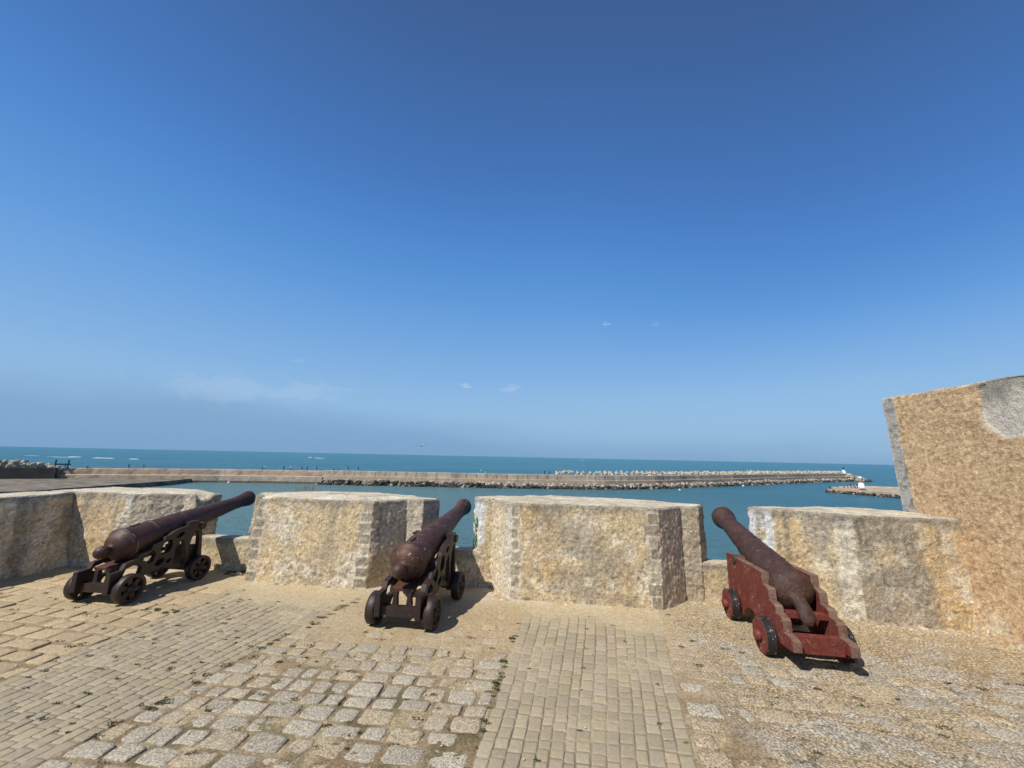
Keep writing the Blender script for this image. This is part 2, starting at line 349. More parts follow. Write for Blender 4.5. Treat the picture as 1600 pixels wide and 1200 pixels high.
GRP_M = 'merlons of the sea parapet'
m3b = [(.03, 0), (1.82, 0), (2.17, .36), (2.38, .36), (2.54, .63), (1.75, 1.0), (.5, 1.25), (-.6, .63), (-.45, .36), (-.28, .36)]
m3t = [(.03, .02), (1.81, .02), (2.16, .37), (2.38, .37), (2.54, .63), (1.75, 1.0), (.5, 1.25), (-.6, .63), (-.45, .37), (-.28, .37)]
M3 = rough_wall('stone_merlon', m3b, m3t, 1.125, RES, col_m3, M_PLASTER, dome=.02, dents=[(1.86, -.02, .02, .13, .05)], seed=31)
tag(M3, 'widest pale merlon, between middle cannon and red cannon, green graffiti on its left end', 'merlon', GRP_M)
m2b = [(-3.55, 0), (-1.83, 0), (-1.5, .36), (-1.26, .36), (-1.11, .63), (-2.3, 1.15), (-3.5, 1.0), (-4.08, .63), (-3.95, .36), (-3.83, .36)]
m2t = [(-3.52, .03), (-1.83, .02), (-1.5, .37), (-1.26, .36), (-1.11, .63), (-2.3, 1.15), (-3.45, 1.0), (-3.98, .63), (-3.86, .37), (-3.76, .37)]
M2 = rough_wall('stone_merlon', m2b, m2t, 1.08, RES, col_m2, M_PLASTER, dome=.03, dents=[(-3.75, .2, 1.08, .22, .05), (-3.5, .02, 1.09, .2, .03)], seed=41)
tag(M2, 'rough sand-coloured merlon between the two dark brown cannons, rounded at its upper left shoulder', 'merlon', GRP_M)
m1b = [(-7.2, .08), (-5.68, .08), (-5.08, .36), (-4.88, .36), (-4.68, .63), (-5.5, 1.0), (-7.2, 1.0)]
m1t = [(-7.2, .11), (-5.62, .11), (-5.06, .37), (-4.87, .37), (-4.68, .63), (-5.5, 1.0), (-7.2, 1.0)]
M1 = rough_wall('stone_merlon', m1b, m1t, 1.04, RES, col_m1, M_PLASTER, dome=.02, dents=[(-4.82, .46, 1.05, .12, .09)], seed=51)
tag(M1, 'yellowish merlon behind the leftmost cannon, joined to the shaded side wall, one corner broken', 'merlon', GRP_M)
m4b = [(3.93, 0), (5.3, 0), (5.3, .8), (5.0, 1.05), (3.9, .95), (3.08, .63), (3.25, .36), (3.42, .36)]
m4t = [(3.93, .02), (5.05, .02), (5.05, .62), (4.6, .80), (3.9, .80), (3.08, .63), (3.25, .36), (3.42, .37)]
m4b = [(3.93, 0), (5.02, 0), (5.02, .62), (4.6, .80), (3.9, .80), (3.1, .63), (3.25, .36), (3.42, .36)]
M4 = rough_wall('stone_merlon', m4b, m4t, 1.125, RES, lambda P, e, d0, d1, s, H: col_m4(P, e, d0, d1, s, H), M_PLASTER, dome=.02, seed=61)
tag(M4, 'grey lichen-stained merlon behind the red cannon, joined to the tall ochre wall', 'merlon', GRP_M)
GRP_S = 'low sills closing the embrasures'
for (a, b2, h, lab) in ((-5.02, -3.86, .43, 'low sill wall under the muzzle of the leftmost cannon, half in shadow'), (-1.42, -.30, .44, 'low sill wall under the muzzle of the middle cannon, in its shadow'), (2.22, 3.38, .45, 'low sunlit sill wall in front of the red cannon')):
    pl = [(a, .375), (b2, .375), (b2, .615), (a, .615)]
    tag(rough_wall('embrasure_sill', pl, pl, h, .03, col_sill, M_PLASTER, dome=.004, seed=int(71+a*3)), lab, 'sill wall', GRP_S)
# shaded side wall, far left
lb = [(-6.56, -4.5), (-6.50, .10), (-7.3, .6), (-7.6, -4.5)]; lt = [(-6.74, -4.5), (-6.66, .10), (-7.3, .6), (-7.6, -4.5)]
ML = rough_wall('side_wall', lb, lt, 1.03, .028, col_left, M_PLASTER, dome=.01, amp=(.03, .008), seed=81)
tag(ML, 'low side wall at the far left, its plastered face in shadow with a pale sunlit top', 'wall')

# tall ochre wall on the right (world coordinates, battered face, far end at y = 5.43)
def tall_wall():
    def xface(y, f): return 4.93 + .05*(np.maximum(y, 2)-3.6) - .10*max(0, 1-f*2.58/1.1)**1.5
    H = 2.58; y0, y1 = -3.0, 5.03; res = .0185
    ys = np.arange(y0, y1+1e-6, res*1.0); ys[-1] = y1
    zs = list(np.arange(-.06, H-.03, res)) + [H-.022, H-.008]
    V = []; D = []
    for z in zs:
        f = max(z, 0)/H
        yy = ys + .035*max(z, 0)*sstep(3.5, 5.0, ys); V.append(np.column_stack([xface(yy, f) + (.015 if z > H-.015 else 0), yy, np.full(len(ys), z)]))
    for dx in (.03, .09, .2, .4, .65, .9, 1.1): V.append(np.column_stack([xface(yy, 1.0)+dx, yy, np.full(len(ys), H+.004-.01*dx)]))
    nr = len(V); M = len(ys); nfr = len(zs)*M; V = np.concatenate(V); P = V.copy()
    front = np.arange(len(P)) < nfr
    off = .012*fbm(P, 2.6, 3, 5) + .0078*pebble(P*np.array([1, .8, 1.3]), 23, 9) + .004*fbm(P, 45, 2, 10)
    patch_c = ((P[:, 1]-3.58)/.42)**2 + ((P[:, 2]-2.40)/.29)**2 + .55*fbm(P, 5, 4, 91, .6)
    patch_c = np.minimum(patch_c, ((P[:, 1]-3.80)/.25)**2 + ((P[:, 2]-2.24)/.25)**2 + .4*fbm(P, 5, 4, 92, .6))
    patch = front*sstep(1.03, .98, patch_c)
    qd = y1 + .035*np.maximum(P[:, 2], 0) - P[:, 1]; q = front*(qd < .15+.012*np.sign(fbm(np.column_stack([P[:, 2]*5, P[:, 2]*0, P[:, 2]*0]), 1, 1, 3)))
    off = np.where(q > 0, off*.35+.006, off); off = off*(1-patch) + patch*(-.034+.006*fbm(P, 9, 3, 12))
    V[:, 0] -= off*front; V[:, 2] += (~front)*.015*fbm(P, 5, 3, 14) + front*sstep(H-.1, H, P[:, 2])*.02*fbm(P*np.array([0, 1, 0]), 3.0, 4, 15)
    c = np.tile(np.array([.53, .37, .213]), (len(P), 1))
    c = mixc(c, (.58, .425, .26), .45*sstep(-.1, .4, fbm(P, 1.4, 4, 20))); c = mixc(c, (.46, .31, .19), .35*sstep(-.05, .4, fbm(P, 2.0, 4, 22)))
    c = mixc(c, (.58, .41, .22), .45*sstep(.55, .1, np.abs(P[:, 1]-4.75))*sstep(-.15, .35, fbm(P*np.array([1, 1, .4]), 3, 3, 23)))
    c = mixc(c, (.62, .54, .40), .75*sstep(.45, .05, P[:, 2]+.25*fbm(P, 2.5, 3, 24))*sstep(-.25, .3, fbm(P, 6, 4, 25)))
    c = np.clip(c*(1+.19*vnoise(P*40, 51)+.08*vnoise(P*17, 52)+.11*rng.normal(size=len(P)))[:, None], .01, .8); c = mixc(c, (.24, .15, .08), .6*sstep(.40, .7, vnoise(P*np.array([1, .8, 1.3])*30, 53)))
    topb = front*sstep(.03+.10*sstep(4.2, 3.5, P[:, 1]), 0, (H-P[:, 2])+.05*fbm(P, 7, 3, 27)); c = mixc(c, (.27, .245, .20), .85*topb)
    pc = mixc(np.tile(np.array([.50, .46, .39]), (len(P), 1)), (.24, .225, .19), .9*sstep(.32, .02, (H-P[:, 2])+.22*fbm(P*np.array([1, 1, .4]), 6, 4, 28)))
    c = c*(1-patch)[:, None] + pc*patch[:, None]
    c = mixc(c, (.30, .25, .19), .85*front*sstep(.14, .0, np.abs(patch_c-1.1)-.04)*sstep(-.1, .2, fbm(P, 5, 2, 29)))
    qc = mixc(np.tile(np.array([.40, .375, .335]), (len(P), 1)), (.20, .18, .155), .8*sstep(.1, .4, fbm(P, 15, 3, 30)))
    fz = P[:, 2]/.24; fz = fz-np.floor(fz); qc = mixc(qc, (.24, .22, .19), .7*(np.abs(fz-.5) > .46))
    c = np.where((q > 0)[:, None], qc, c)
    c = np.where(front[:, None], c, np.array([.42, .37, .28])[None, :]*(1+.3*fbm(P, 4, 3, 33))[:, None])
    idx = np.arange(M-1); F = np.concatenate([np.column_stack([r*M+idx+1, r*M+idx, (r+1)*M+idx, (r+1)*M+idx+1]) for r in range(nr-1)])
    # far end and back close the solid
    nv = len(V); ex = np.array([[6.5, y1, -.06], [6.5, y1, H-.01], [6.5, y0, -.06], [6.5, y0, H-.01]])
    V = np.concatenate([V, ex]); c = np.concatenate([c, np.tile(np.array([.42, .32, .2]), (4, 1))])
    col_end = [r*M+M-1 for r in range(nr)]; col_st = [r*M for r in range(nr)]
    faces = [tuple(f) for f in F] + [tuple(col_end + [nv+1, nv])[::-1], tuple(col_st + [nv+3, nv+2]), (nv, nv+1, nv+3, nv+2)]
    o = mesh_np('tall_wall', V, faces, M_ROUGHCAST, None, c, False)
    me = o.data; n_g = len(F); sm = np.zeros(len(me.polygons), dtype=bool); sm[:n_g] = True; me.polygons.foreach_set('use_smooth', sm)
    return o
tag(tall_wall(), 'tall ochre roughcast wall at the right edge, grey quoins at its far end and a patch of bare grey render', 'wall')

# green spray-painted letters on the left end of the widest merlon
def graffiti():
    bm = bmesh.new()
    # strokes in the plane of the end face, a = along the face (0 outer .. 1 inner), z
    strokes = [[(.62, 1.0-.12), (.60, .83), (.66, .78), (.58, .74)], [(.22, .815), (.34, .775), (.5, .765), (.68, .765), (.70, .82), (.66, .87)], [(.44, .76), (.5, .70), (.6, .69), (.66, .715)], [(.5, .70), (.46, .665)],
               [(.16, .655), (.22, .60), (.30, .55), (.36, .52)], [(.16, .655), (.30, .64), (.36, .58), (.34, .52)], [(.56, .645), (.52, .58), (.50, .51), (.60, .495), (.68, .53), (.66, .59), (.57, .60)], [(.66, .65), (.70, .57), (.68, .49)]]
    A = np.array([-.6, .63]); B = np.array([-.45, .365])
    tdir = (B-A)/np.linalg.norm(B-A); nrm = np.array([tdir[1], -tdir[0]])
    if nrm @ np.array([1., -1.5]) < 0 and nrm[0] > 0: nrm = -nrm
    nrm = np.array([-abs(nrm[0]), -abs(nrm[1])])
    for st in strokes:
        pts = []
        for a, z in st:
            p = A+(B-A)*a + nrm*.012; pts.append(Vector(W(p[0], p[1], z)))
        dense = []
        for i in range(len(pts)-1):
            for k in range(4): dense.append(pts[i].lerp(pts[i+1], k/4))
        dense.append(pts[-1])
        N = Vector(W(nrm[0], nrm[1], 0)) - Vector(W(0, 0, 0)); prev = None
        for i, p in enumerate(dense):
            d = (dense[min(i+1, len(dense)-1)]-dense[max(i-1, 0)]).normalized(); sd = d.cross(N).normalized()*(.0105+.003*math.sin(i*2.1))
            ring = [bm.verts.new(p+sd), bm.verts.new(p+N*.004), bm.verts.new(p-sd)]
            if prev:
                for k in range(2): bm.faces.new((prev[k], prev[k+1], ring[k+1], ring[k]))
            prev = ring
    return obj_bm('graffiti', bm, M_GRAFF, M3, True)
graffiti()

# ------------------------------------------------------------------ ground and paving
def ground():
    res = .028
    ss = np.arange(-7.4, 5.6, res); ns = np.arange(-7.2, .72, res)
    S_, N_ = np.meshgrid(ss, ns); P = np.column_stack([S_.ravel(), N_.ravel(), np.zeros(S_.size)])
    s, n = P[:, 0], P[:, 1]
    strip = strip_mask(s, n)
    rock = sstep(1.55, 2.1, s - .35*(n+1)*0)*(1-strip)
    worn = sstep(-1.5, -.3, n + .35*fbm(P, 1.2, 3, 4))           # sand has drifted over the stones towards the wall
    z = -.012 + .006*fbm(P, 1.5, 3, 2) + .004*fbm(P, 9, 3, 3)
    z += (1-strip)*(worn*(.0095-.004*sstep(-3.3, -3.6, s)) + .004 + .009*fbm(P, 4.5, 4, 5, .6))
    z = np.where(strip > .5, -.0078+.0065*fbm(P, 2.3, 4, 6, .6)+.016*sstep(-.75, -.08, n+.45*fbm(P, 2.2, 3, 7)), z)
    left = sstep(-3.45, -3.6, s)
    z += left*(.004*fbm(P, 5, 3, 8))
    z += rock*(.004+.010*fbm(P*np.array([1, 1.6, 1]), 5, 4, 9, .65) + .016*sstep(-.4, -1.6, n)*fbm(P*np.array([1.0, 1.7, 1]), 10, 4, 10, .75))
    c = np.tile(np.array([.415, .320, .192]), (len(P), 1))
    c = mixc(c, (.455, .37, .235), .7*sstep(-.2, .3, fbm(P, 1.3, 4, 40))); c = mixc(c, (.385, .29, .17), .5*sstep(.0, .4, fbm(P, 2.2, 4, 41)))
    deep = (1-strip)*(1-rock)*sstep(-1.0, -2.2, n)
    c = mixc(c, (.22, .155, .085), .85*deep*sstep(-.3, .2, fbm(P, 5, 3, 42))); c = mixc(c, (.11, .10, .045), .6*deep*sstep(.1, .4, fbm(P, 6, 3, 43)))
    c = mixc(c, (.44, .405, .335), .8*rock*sstep(-.10, .22, fbm(P*np.array([1, 1.5, 1]), 4.0, 7, 44, .8))*sstep(.1, -.9, n)); c = mixc(c, (.17, .145, .09), .7*rock*sstep(.12, .38, fbm(P*np.array([1, 1.6, 1]), 8, 6, 45, .8))*sstep(-.2, -1.3, n))
    cov = sstep(-.009, -.004, z)
    c = np.where((strip > .5)[:, None], np.array([.25, .205, .135])[None, :]*(1-cov)[:, None] + np.array([.42, .345, .225])[None, :]*cov[:, None], c)
    sandc = sstep(-.5, -.1, n+.2*fbm(P, 2.2, 3, 7)); c = mixc(c, (.455, .365, .228), sandc)
    c = mixc(c, (.55, .49, .40), .5*sstep(.0, .3, fbm(P, 3, 3, 46))*sstep(-.25, 0, n))
    V = np.column_stack([s*CS+n*SN, 5.06-s*SN+n*CS, z])
    M = len(ss); K = len(ns); i = np.arange(M-1); F = np.concatenate([np.column_stack([r*M+i, r*M+i+1, (r+1)*M+i+1, (r+1)*M+i]) for r in range(K-1)])
    grit = np.clip(.25+.75*rock + .2*deep, 0, 1)*(1-strip)
    tag(mesh_np('ground', V, F, M_SAND, None, c, True, {'grit': grit}), kind='structure')
# strip outlines: s of the left and right edge as a function of n
S1 = (lambda n: -3.42+0*n, lambda n: -1.72 - .155*(-n))
S2 = (lambda n: .26+.035*n, lambda n: 1.76+.145*n)
def strip_mask(s, n):
    return (((s > S1[0](n)) & (s < S1[1](n)) & (n < -.0)) | ((s > S2[0](n)) & (s < S2[1](n)) & (n < -.0))).astype(float)

class Stones:
    def __init__(self): self.V = []; self.F = []; self.C = []; self.G = []; self.k = 0
    def add(self, quad, z, joint, crown, col, grit, rough=.0, round_=.35, seed=0):
        q = np.array(quad, float); c0 = q.mean(0)
        # shrink by the joint, then walk round the outline with softened corners
        L = [np.linalg.norm(q[(i+1) % 4]-q[i]) for i in range(4)]
        q = c0 + (q-c0)*max(.2, 1-joint/ (sum(L)/8))
        out = []
        for i in range(4):
            a, b, c = q[i-1], q[i], q[(i+1) % 4]
            r1 = min(round_, .48)
            p0 = b+(a-b)*r1*.5; p2 = b+(c-b)*r1*.5
            for t in (0, .5, 1): out.append((1-t)**2*p0+2*t*(1-t)*b+t*t*p2)
            nb = q[(i+1) % 4]; out.append((b+nb)/2*1.0)
        out = np.array(out); m = len(out)
        if rough: out = out + rough*rng.normal(size=out.shape)
        cen = out.mean(0); tilt = rng.normal(size=2)*.008
        def zz(p, add): return z+add+(p-cen)@tilt
        rings = [(1.0, -.035), (1.0, -.006), (.93, crown*.35), (.72, crown*.8), (.4, crown)]
        base = self.k
        for f, dz in rings:
            pts = cen+(out-cen)*f
            for p in pts:
                self.V.append((p[0], p[1], zz(p, dz + (rough*.25*rng.normal() if f < .98 else 0)))); self.C.append(col*(1 if f < .98 else .8)); self.G.append(grit)
        self.V.append((cen[0], cen[1], z+crown)); self.C.append(col); self.G.append(grit)
        for r in range(len(rings)-1):
            for j in range(m):
                a = base+r*m+j; b = base+r*m+(j+1) % m; self.F.append((a, b, b+m, a+m))
        top = base+(len(rings)-1)*m
        for j in range(m): self.F.append((top+j, top+(j+1) % m, base+len(rings)*m))
        self.k += len(rings)*m+1
    def build(self, name, mat):
        V = np.array(self.V); P = V
        W_ = np.column_stack([P[:, 0]*CS+P[:, 1]*SN, 5.06-P[:, 0]*SN+P[:, 1]*CS, P[:, 2]])
        # patchy dust over the stones
        c = np.array(self.C)
        return tag(mesh_np(name, W_, self.F, mat, None, c, True, {'grit': np.array(self.G)}), kind='structure')

def brick_strip(S, n0=-3.6, n1=-.03, cols=11, seed=1):
    """columns of small blocks running out to the wall, with a staggered cross joint"""
    st = Stones(); r = random.Random(seed)
    k = 0; edges = [i/cols for i in range(cols+1)]
    edges = [e + (r.uniform(-.12, .12)/cols if 0 < e < 1 else 0) for e in edges]
    for i in range(cols):
        n = n0 + r.uniform(-.15, 0); wide = r.random() < .3
        while n < n1:
            L = r.choice([.07, .085, .09, .10, .115, .14]) * (1.0)
            a0, a1 = edges[i], edges[i+1]
            nb = min(n+L, n1)
            def pt(a, nn): return (S[0](nn)+(S[1](nn)-S[0](nn))*a + .004*math.sin(nn*3+a*9), nn)
            tint = np.array([.335, .282, .192])*(1+r.uniform(-.13, .11)); tint = tint*np.array([1, 1+r.uniform(-.02, .015), 1+r.uniform(-.06, .05)])
            if r.random() < .03: tint = tint*np.array([1.12, 1.05, 1.05])
            j = lambda: r.uniform(-.004, .004)
            q = [(pt(a0, n)[0]+j(), n+j()), (pt(a1, n)[0]+j(), n+j()), (pt(a1, nb)[0]+j(), nb+j()), (pt(a0, nb)[0]+j(), nb+j())]
            sand = max(0, min(1, (n+.9)/.9)); tint = tint*(1-sand*.6)+np.array([.43, .345, .215])*sand*.6
            st.add(q, -.003-.004*r.random(), .0024, .0026, tint, .15, .0009, .18)
            n = nb
    return st
brick_strip(S1, -4.2, -.10, 15, 3).build('brick_pavement', M_BRICK)
brick_strip(S2, -3.6, -.05, 15, 5).build('brick_pavement', M_BRICK)

def cobbles():
    st = Stones(); r = random.Random(21)
    # granite setts between the two strips, in wavering courses; then the worn ones left and right
    def course_zone(lo, hi, n0, n1, depth, width, zf, colf, grit, jit, joint, rot=0.0, skip=0.0):
        n = n0
        while n < n1:
            d = depth*r.uniform(.85, 1.15); mid = n+d/2; a, b = lo(mid)+.015, hi(mid)-.015; s = a
            ws = []
            while s < b-.08:
                w = width*r.uniform(.65, 1.4); 
                if b-s-w < .09: w = b-s
                ws.append((s, min(s+w, b))); s += w; n_j = 0
            for (x0, x1) in ws:
                if r.random() < skip: continue
                dn = rot*((x0+x1)/2-a)
                J = lambda: r.uniform(-jit, jit)
                q = [(x0+J(), n+dn+J()), (x1+J(), n+dn+J()), (x1+J(), n+d+dn+J()), (x0+J(), n+d+dn+J())]
                cx, cn = (x0+x1)/2, n+d/2+dn
                if cn > .3: continue
                st.add(q, zf(cx, cn), joint, .0030, colf(cx, cn), grit(cx, cn) if callable(grit) else grit, .0038, .30)
            n += d
    def gcol(s, n):
        g = np.array([.425, .375, .285])*r.uniform(.84, 1.08); sand = max(0, min(1, (n+1.95+r.uniform(-.5, .5))/.9)); tan = np.array([.435, .345, .215])*r.uniform(.9, 1.08)
        if r.random() < .3: sand = max(sand, r.uniform(.4, .8))
        return g*(1-sand)+tan*sand
    course_zone(lambda n: S1[1](n), lambda n: S2[0](n), -4.2, -.1, .15, .19, lambda s, n: -.0050+r.uniform(-.006, .004)+(.003 if n < -1.3 else -.002), gcol, lambda s, n: .7 if n < -1.2 else .35, .006, .013, .05)
    def wcol(s, n): return np.array([.44, .34, .205])*r.uniform(.85, 1.12)
    course_zone(lambda n: -6.4, lambda n: S1[0](n), -4.0, -.25, .17, .25, lambda s, n: -.001+r.uniform(-.007, .004), wcol, .35, .012, .014, -.06)
    def rcol(s, n):
        return (np.array([.43, .385, .295])*r.uniform(.8, 1.1)) if r.random() < .45 else np.array([.44, .355, .235])*r.uniform(.88, 1.1)
    course_zone(lambda n: S2[1](n), lambda n: 4.8, -4.2, -.5, .15, .19, lambda s, n: -.003+r.uniform(-.012, .007)-(.004 if n > -1.2 else 0), rcol, .9, .014, .014, .04, .12)
    st.build('cobble_pavement', M_STONE)
cobbles()
ground()

# ------------------------------------------------------------------ weeds in the joints and pale chips lying about
def weeds():
    V, F, C = [], [], []; r = random.Random(5)
    def tuft(s, n, rad, h, green, cnt):
        for k in range(cnt):
            a = r.uniform(0, 6.283); d = rad*math.sqrt(r.random()); bs, bn = s+d*math.cos(a)*1.4, n+d*math.sin(a)*.7
            lean = r.uniform(0, 6.283); hh = h*r.uniform(.4, 1.0)*(1-.5*d/rad); w = r.uniform(.002, .005)
            dx, dy = math.cos(lean)*hh*.8, math.sin(lean)*hh*.8
            x, y, _ = W(bs, bn); z = -.004; px, py = -math.sin(lean)*w, math.cos(lean)*w
            i = len(V); V.extend([(x-px, y-py, z), (x+px, y+py, z), (x+dx*.5+px*1.3, y+dy*.5+py*1.3, z+hh*.7), (x+dx*.5-px*1.3, y+dy*.5-py*1.3, z+hh*.7), (x+dx, y+dy, z+hh*.85)])
            F.extend([(i, i+1, i+2, i+3), (i+3, i+2, i+4)])
            c = np.array([.055, .085, .025]) if r.random() < green else np.array([.17, .10, .045]); c = c*r.uniform(.6, 1.4)
            C.extend([c]*5)
    # brick strip on the left: small dark tufts in the joints
    for _ in range(85):
        n = -.25-3.2*r.random()**1.3; s = S1[0](n)+.05+(S1[1](n)-S1[0](n)-.1)*r.random(); tuft(s, n, r.uniform(.012, .03), r.uniform(.008, .016), .7, 26)
    for _ in range(16):
        n = -.2-2.6*r.random(); s = S2[0](n)+(S2[1](n)-S2[0](n))*r.random(); tuft(s, n, r.uniform(.010, .02), .014, .8, 16)
    # cobbles: bigger, in the wide joints, along the strip edges
    for _ in range(100):
        n = -.9-2.2*r.random()**.8; s = S1[1](n)+(S2[0](n)-S1[1](n))*r.random(); tuft(s, n, r.uniform(.012, .04), r.uniform(.006, .016), .4, 36)
    for _ in range(26):
        n = -.3-2.6*r.random(); tuft(S2[0](n)+r.uniform(-.04, .01), n, r.uniform(.010, .024), r.uniform(.008, .02), .6, 26)
    for _ in range(40):
        n = -.3-2.9*r.random(); tuft(S1[1](n)+r.uniform(-.02, .07), n, r.uniform(.02, .06), r.uniform(.010, .02), .35, 50)
    for _ in range(70): tuft(-3.5-2.6*r.random(), -.4-2.2*r.random(), r.uniform(.02, .05), r.uniform(.008, .018), .45, 30)
    for _ in range(9): tuft(-3.62+.4*r.random()-.2, -1.0-.10*r.random(), .026, .02, .95, 36)
    for _ in range(60): tuft(1.75+3*r.random(), -.35-2.6*r.random(), r.uniform(.02, .04), r.uniform(.010, .022), .5, 34)
    for (s, n) in ((1.83, -.13), (1.92, -.28), (2.02, -.40), (1.95, -.55), (1.9, -.75)): tuft(s, n, .026, .022, .7, 50)
    for (s, n) in ((.17, -1.42), (.16, -1.75), (.19, -1.0)): tuft(s, n, .022, .03, .9, 50)
    # foot of the merlons and the top of the left merlon
    for _ in range(30): tuft(r.uniform(-4.1, -3.7), r.uniform(.22, .36), .03, .03, .3, 24)
    tag(mesh_np('weeds', np.array(V), F, M_GRASS, None, np.array(C), False), 'small dry tufts of weeds growing in the paving joints', 'weeds', kind='stuff')
    # a little dry shrub on top of the merlon
    V.clear(); F.clear(); C.clear()
    for k in range(60):
        a = r.uniform(0, 6.28); b = r.uniform(.02, .10); x, y, _ = W(-3.45+r.uniform(-.16, .14), .93+r.uniform(-.05, .05)); z = 1.09; w = .0028
        dx, dz = math.cos(a)*b*.7, b*r.uniform(.5, 1.0); i = len(V)
        V.extend([(x-w, y, z), (x+w, y, z), (x+dx+w, y+.01, z+dz), (x+dx-w, y+.01, z+dz)]); F.append((i, i+1, i+2, i+3)); C.extend([np.array([.12, .10, .04])*r.uniform(.6, 1.3)]*4)
    o = mesh_np('dry_plant', np.array(V), F, M_GRASS, None, np.array(C), False)
    tag(o, 'little dry plant sprouting at the back of the merlon beside the leftmost cannon muzzle', 'plant')
weeds()
def chips():
    V, F = [], []; r = random.Random(9)
    for _ in range(260):
        s = r.uniform(-5, 4.7); n = -2.7*r.random()-.15; x, y, _ = W(s, n); q = r.uniform(.004, .011); i = len(V)
        for k in range(5): a = k*1.2566+r.uniform(-.3, .3); V.append((x+q*math.cos(a), y+q*math.sin(a), .001))
        V.append((x, y, q*.8)); F.extend([(i+k, i+(k+1) % 5, i+5) for k in range(5)])
    tag(mesh_np('stone_chips', np.array(V)+np.array([0, 0, .004]), F, M_PALEROCK, None, None, False), 'tiny pale stone chips scattered over the paving', 'gravel', kind='stuff')
chips()

def foot_rubble():
    V, F, C = [], [], []; q = random.Random(17)
    runs = [((-3.5, -.02), (-1.9, -.02), 26), ((-1.95, -.05), (-1.7, .1), 9), ((-.5, .33), (.0, -.02), 30), ((.1, -.02), (1.8, -.03), 26), ((2.2, .33), (3.3, .33), 30), ((3.95, -.02), (4.85, -.03), 22), ((4.9, -.05), (4.95, -.7), 16), ((-4.2, .3), (-3.8, .25), 14), ((-1.2, .33), (-.5, .33), 14)]
    for (a, b, cnt) in runs:
        for k in range(cnt):
            t = q.random(); s = a[0]+(b[0]-a[0])*t+q.gauss(0, .02); n = a[1]+(b[1]-a[1])*t-abs(q.gauss(0, .03)); r_ = q.choice([.008, .012, .016, .022, .03])*q.uniform(.8, 1.3)
            x, y, _ = W(s, n); i = len(V); ph = q.uniform(0, 6)
            for lay, (f, h) in enumerate(((1, -.2), (.95, .25), (.55, .6))):
                for j in range(7): an = ph+j*.8976; rr_ = r_*f*q.uniform(.75, 1.15); V.append((x+rr_*math.cos(an)*1.2, y+rr_*math.sin(an), r_*h))
            for lay in range(2):
                for j in range(7): F.append((i+lay*7+j, i+lay*7+(j+1) % 7, i+lay*7+7+(j+1) % 7, i+lay*7+7+j))
            F.append(tuple(i+14+j for j in range(7))); C.extend([np.array([.50, .42, .29])*q.uniform(.7, 1.15)]*21)
    tag(mesh_np('fallen_plaster', np.array(V), F, M_PLASTER, None, np.array(C), False), 'crumbs of fallen plaster and stone along the foot of the merlons', 'rubble', kind='stuff')
foot_rubble()

# ------------------------------------------------------------------ cannons
def curve_solid(name, outline, holes, half, mat, parent, bev=.006):
    """a flat profile (y, z) with holes, given thickness along x; returns a mesh object"""
    cu = bpy.data.curves.new('tmp_profile', 'CURVE'); cu.dimensions = '2D'; cu.fill_mode = 'BOTH'; cu.extrude = half-bev; cu.bevel_depth = bev; cu.bevel_resolution = 1; cu.offset = -bev
    for loop in [outline]+list(holes):
        sp = cu.splines.new('POLY'); sp.points.add(len(loop)-1)
        for p, (y, z) in zip(sp.points, loop): p.co = (y, z, 0, 1)
        sp.use_cyclic_u = True
    tmp = bpy.data.objects.new('tmp_profile', cu); COL.objects.link(tmp)
    dg = bpy.context.evaluated_depsgraph_get(); me = bpy.data.meshes.new_from_object(tmp.evaluated_get(dg)); bpy.data.objects.remove(tmp); bpy.data.curves.remove(cu)
    me.transform(Matrix(((0, 0, 1, 0), (1, 0, 0, 0), (0, 1, 0, 0), (0, 0, 0, 1)))); me.name = name
    me.materials.clear()
    for m in (mat if isinstance(mat, (list, tuple)) else [mat]): me.materials.append(m)
    for p in me.polygons:
        p.use_smooth = False
        if isinstance(mat, (list, tuple)) and abs(p.normal.x) < .35 and (p.normal.z > .1 or p.normal.y < -.5): p.material_index = 1
        else: p.material_index = 0
    return link(bpy.data.objects.new(name, me), parent)
def lathe(name, prof, mat, parent, seg=40, axis='Y', smooth=True, wob=0.0):
    """prof: (distance along the axis, radius)"""
    V, F = [], []
    for i, (d, r_) in enumerate(prof):
        for k in range(seg):
            a = 2*math.pi*k/seg; rr = max(r_, .0004)
            if wob: rr *= 1+wob*mnoise.noise(Vector((math.cos(a)*2, math.sin(a)*2, d*9)))+wob*.5*mnoise.noise(Vector((math.cos(a)*6, math.sin(a)*6, d*25)))
            V.append((rr*math.cos(a), d, rr*math.sin(a)) if axis == 'Y' else (d, rr*math.cos(a), rr*math.sin(a)))
    for i in range(len(prof)-1):
        for k in range(seg):
            a = i*seg+k; b = i*seg+(k+1) % seg; F.append((a, a+seg, b+seg, b) if axis == 'Y' else (a, b, b+seg, a+seg))
    F.append(tuple(range(seg))); F.append(tuple(range((len(prof)-1)*seg, len(prof)*seg))[::-1])
    o = mesh_np(name, V, F, mat, parent, None, False)
    bm = bmesh.new(); bm.from_mesh(o.data); bmesh.ops.recalc_face_normals(bm, faces=bm.faces); bm.to_mesh(o.data); bm.free()
    for p in o.data.polygons: p.use_smooth = smooth and len(p.vertices) == 4
    return o
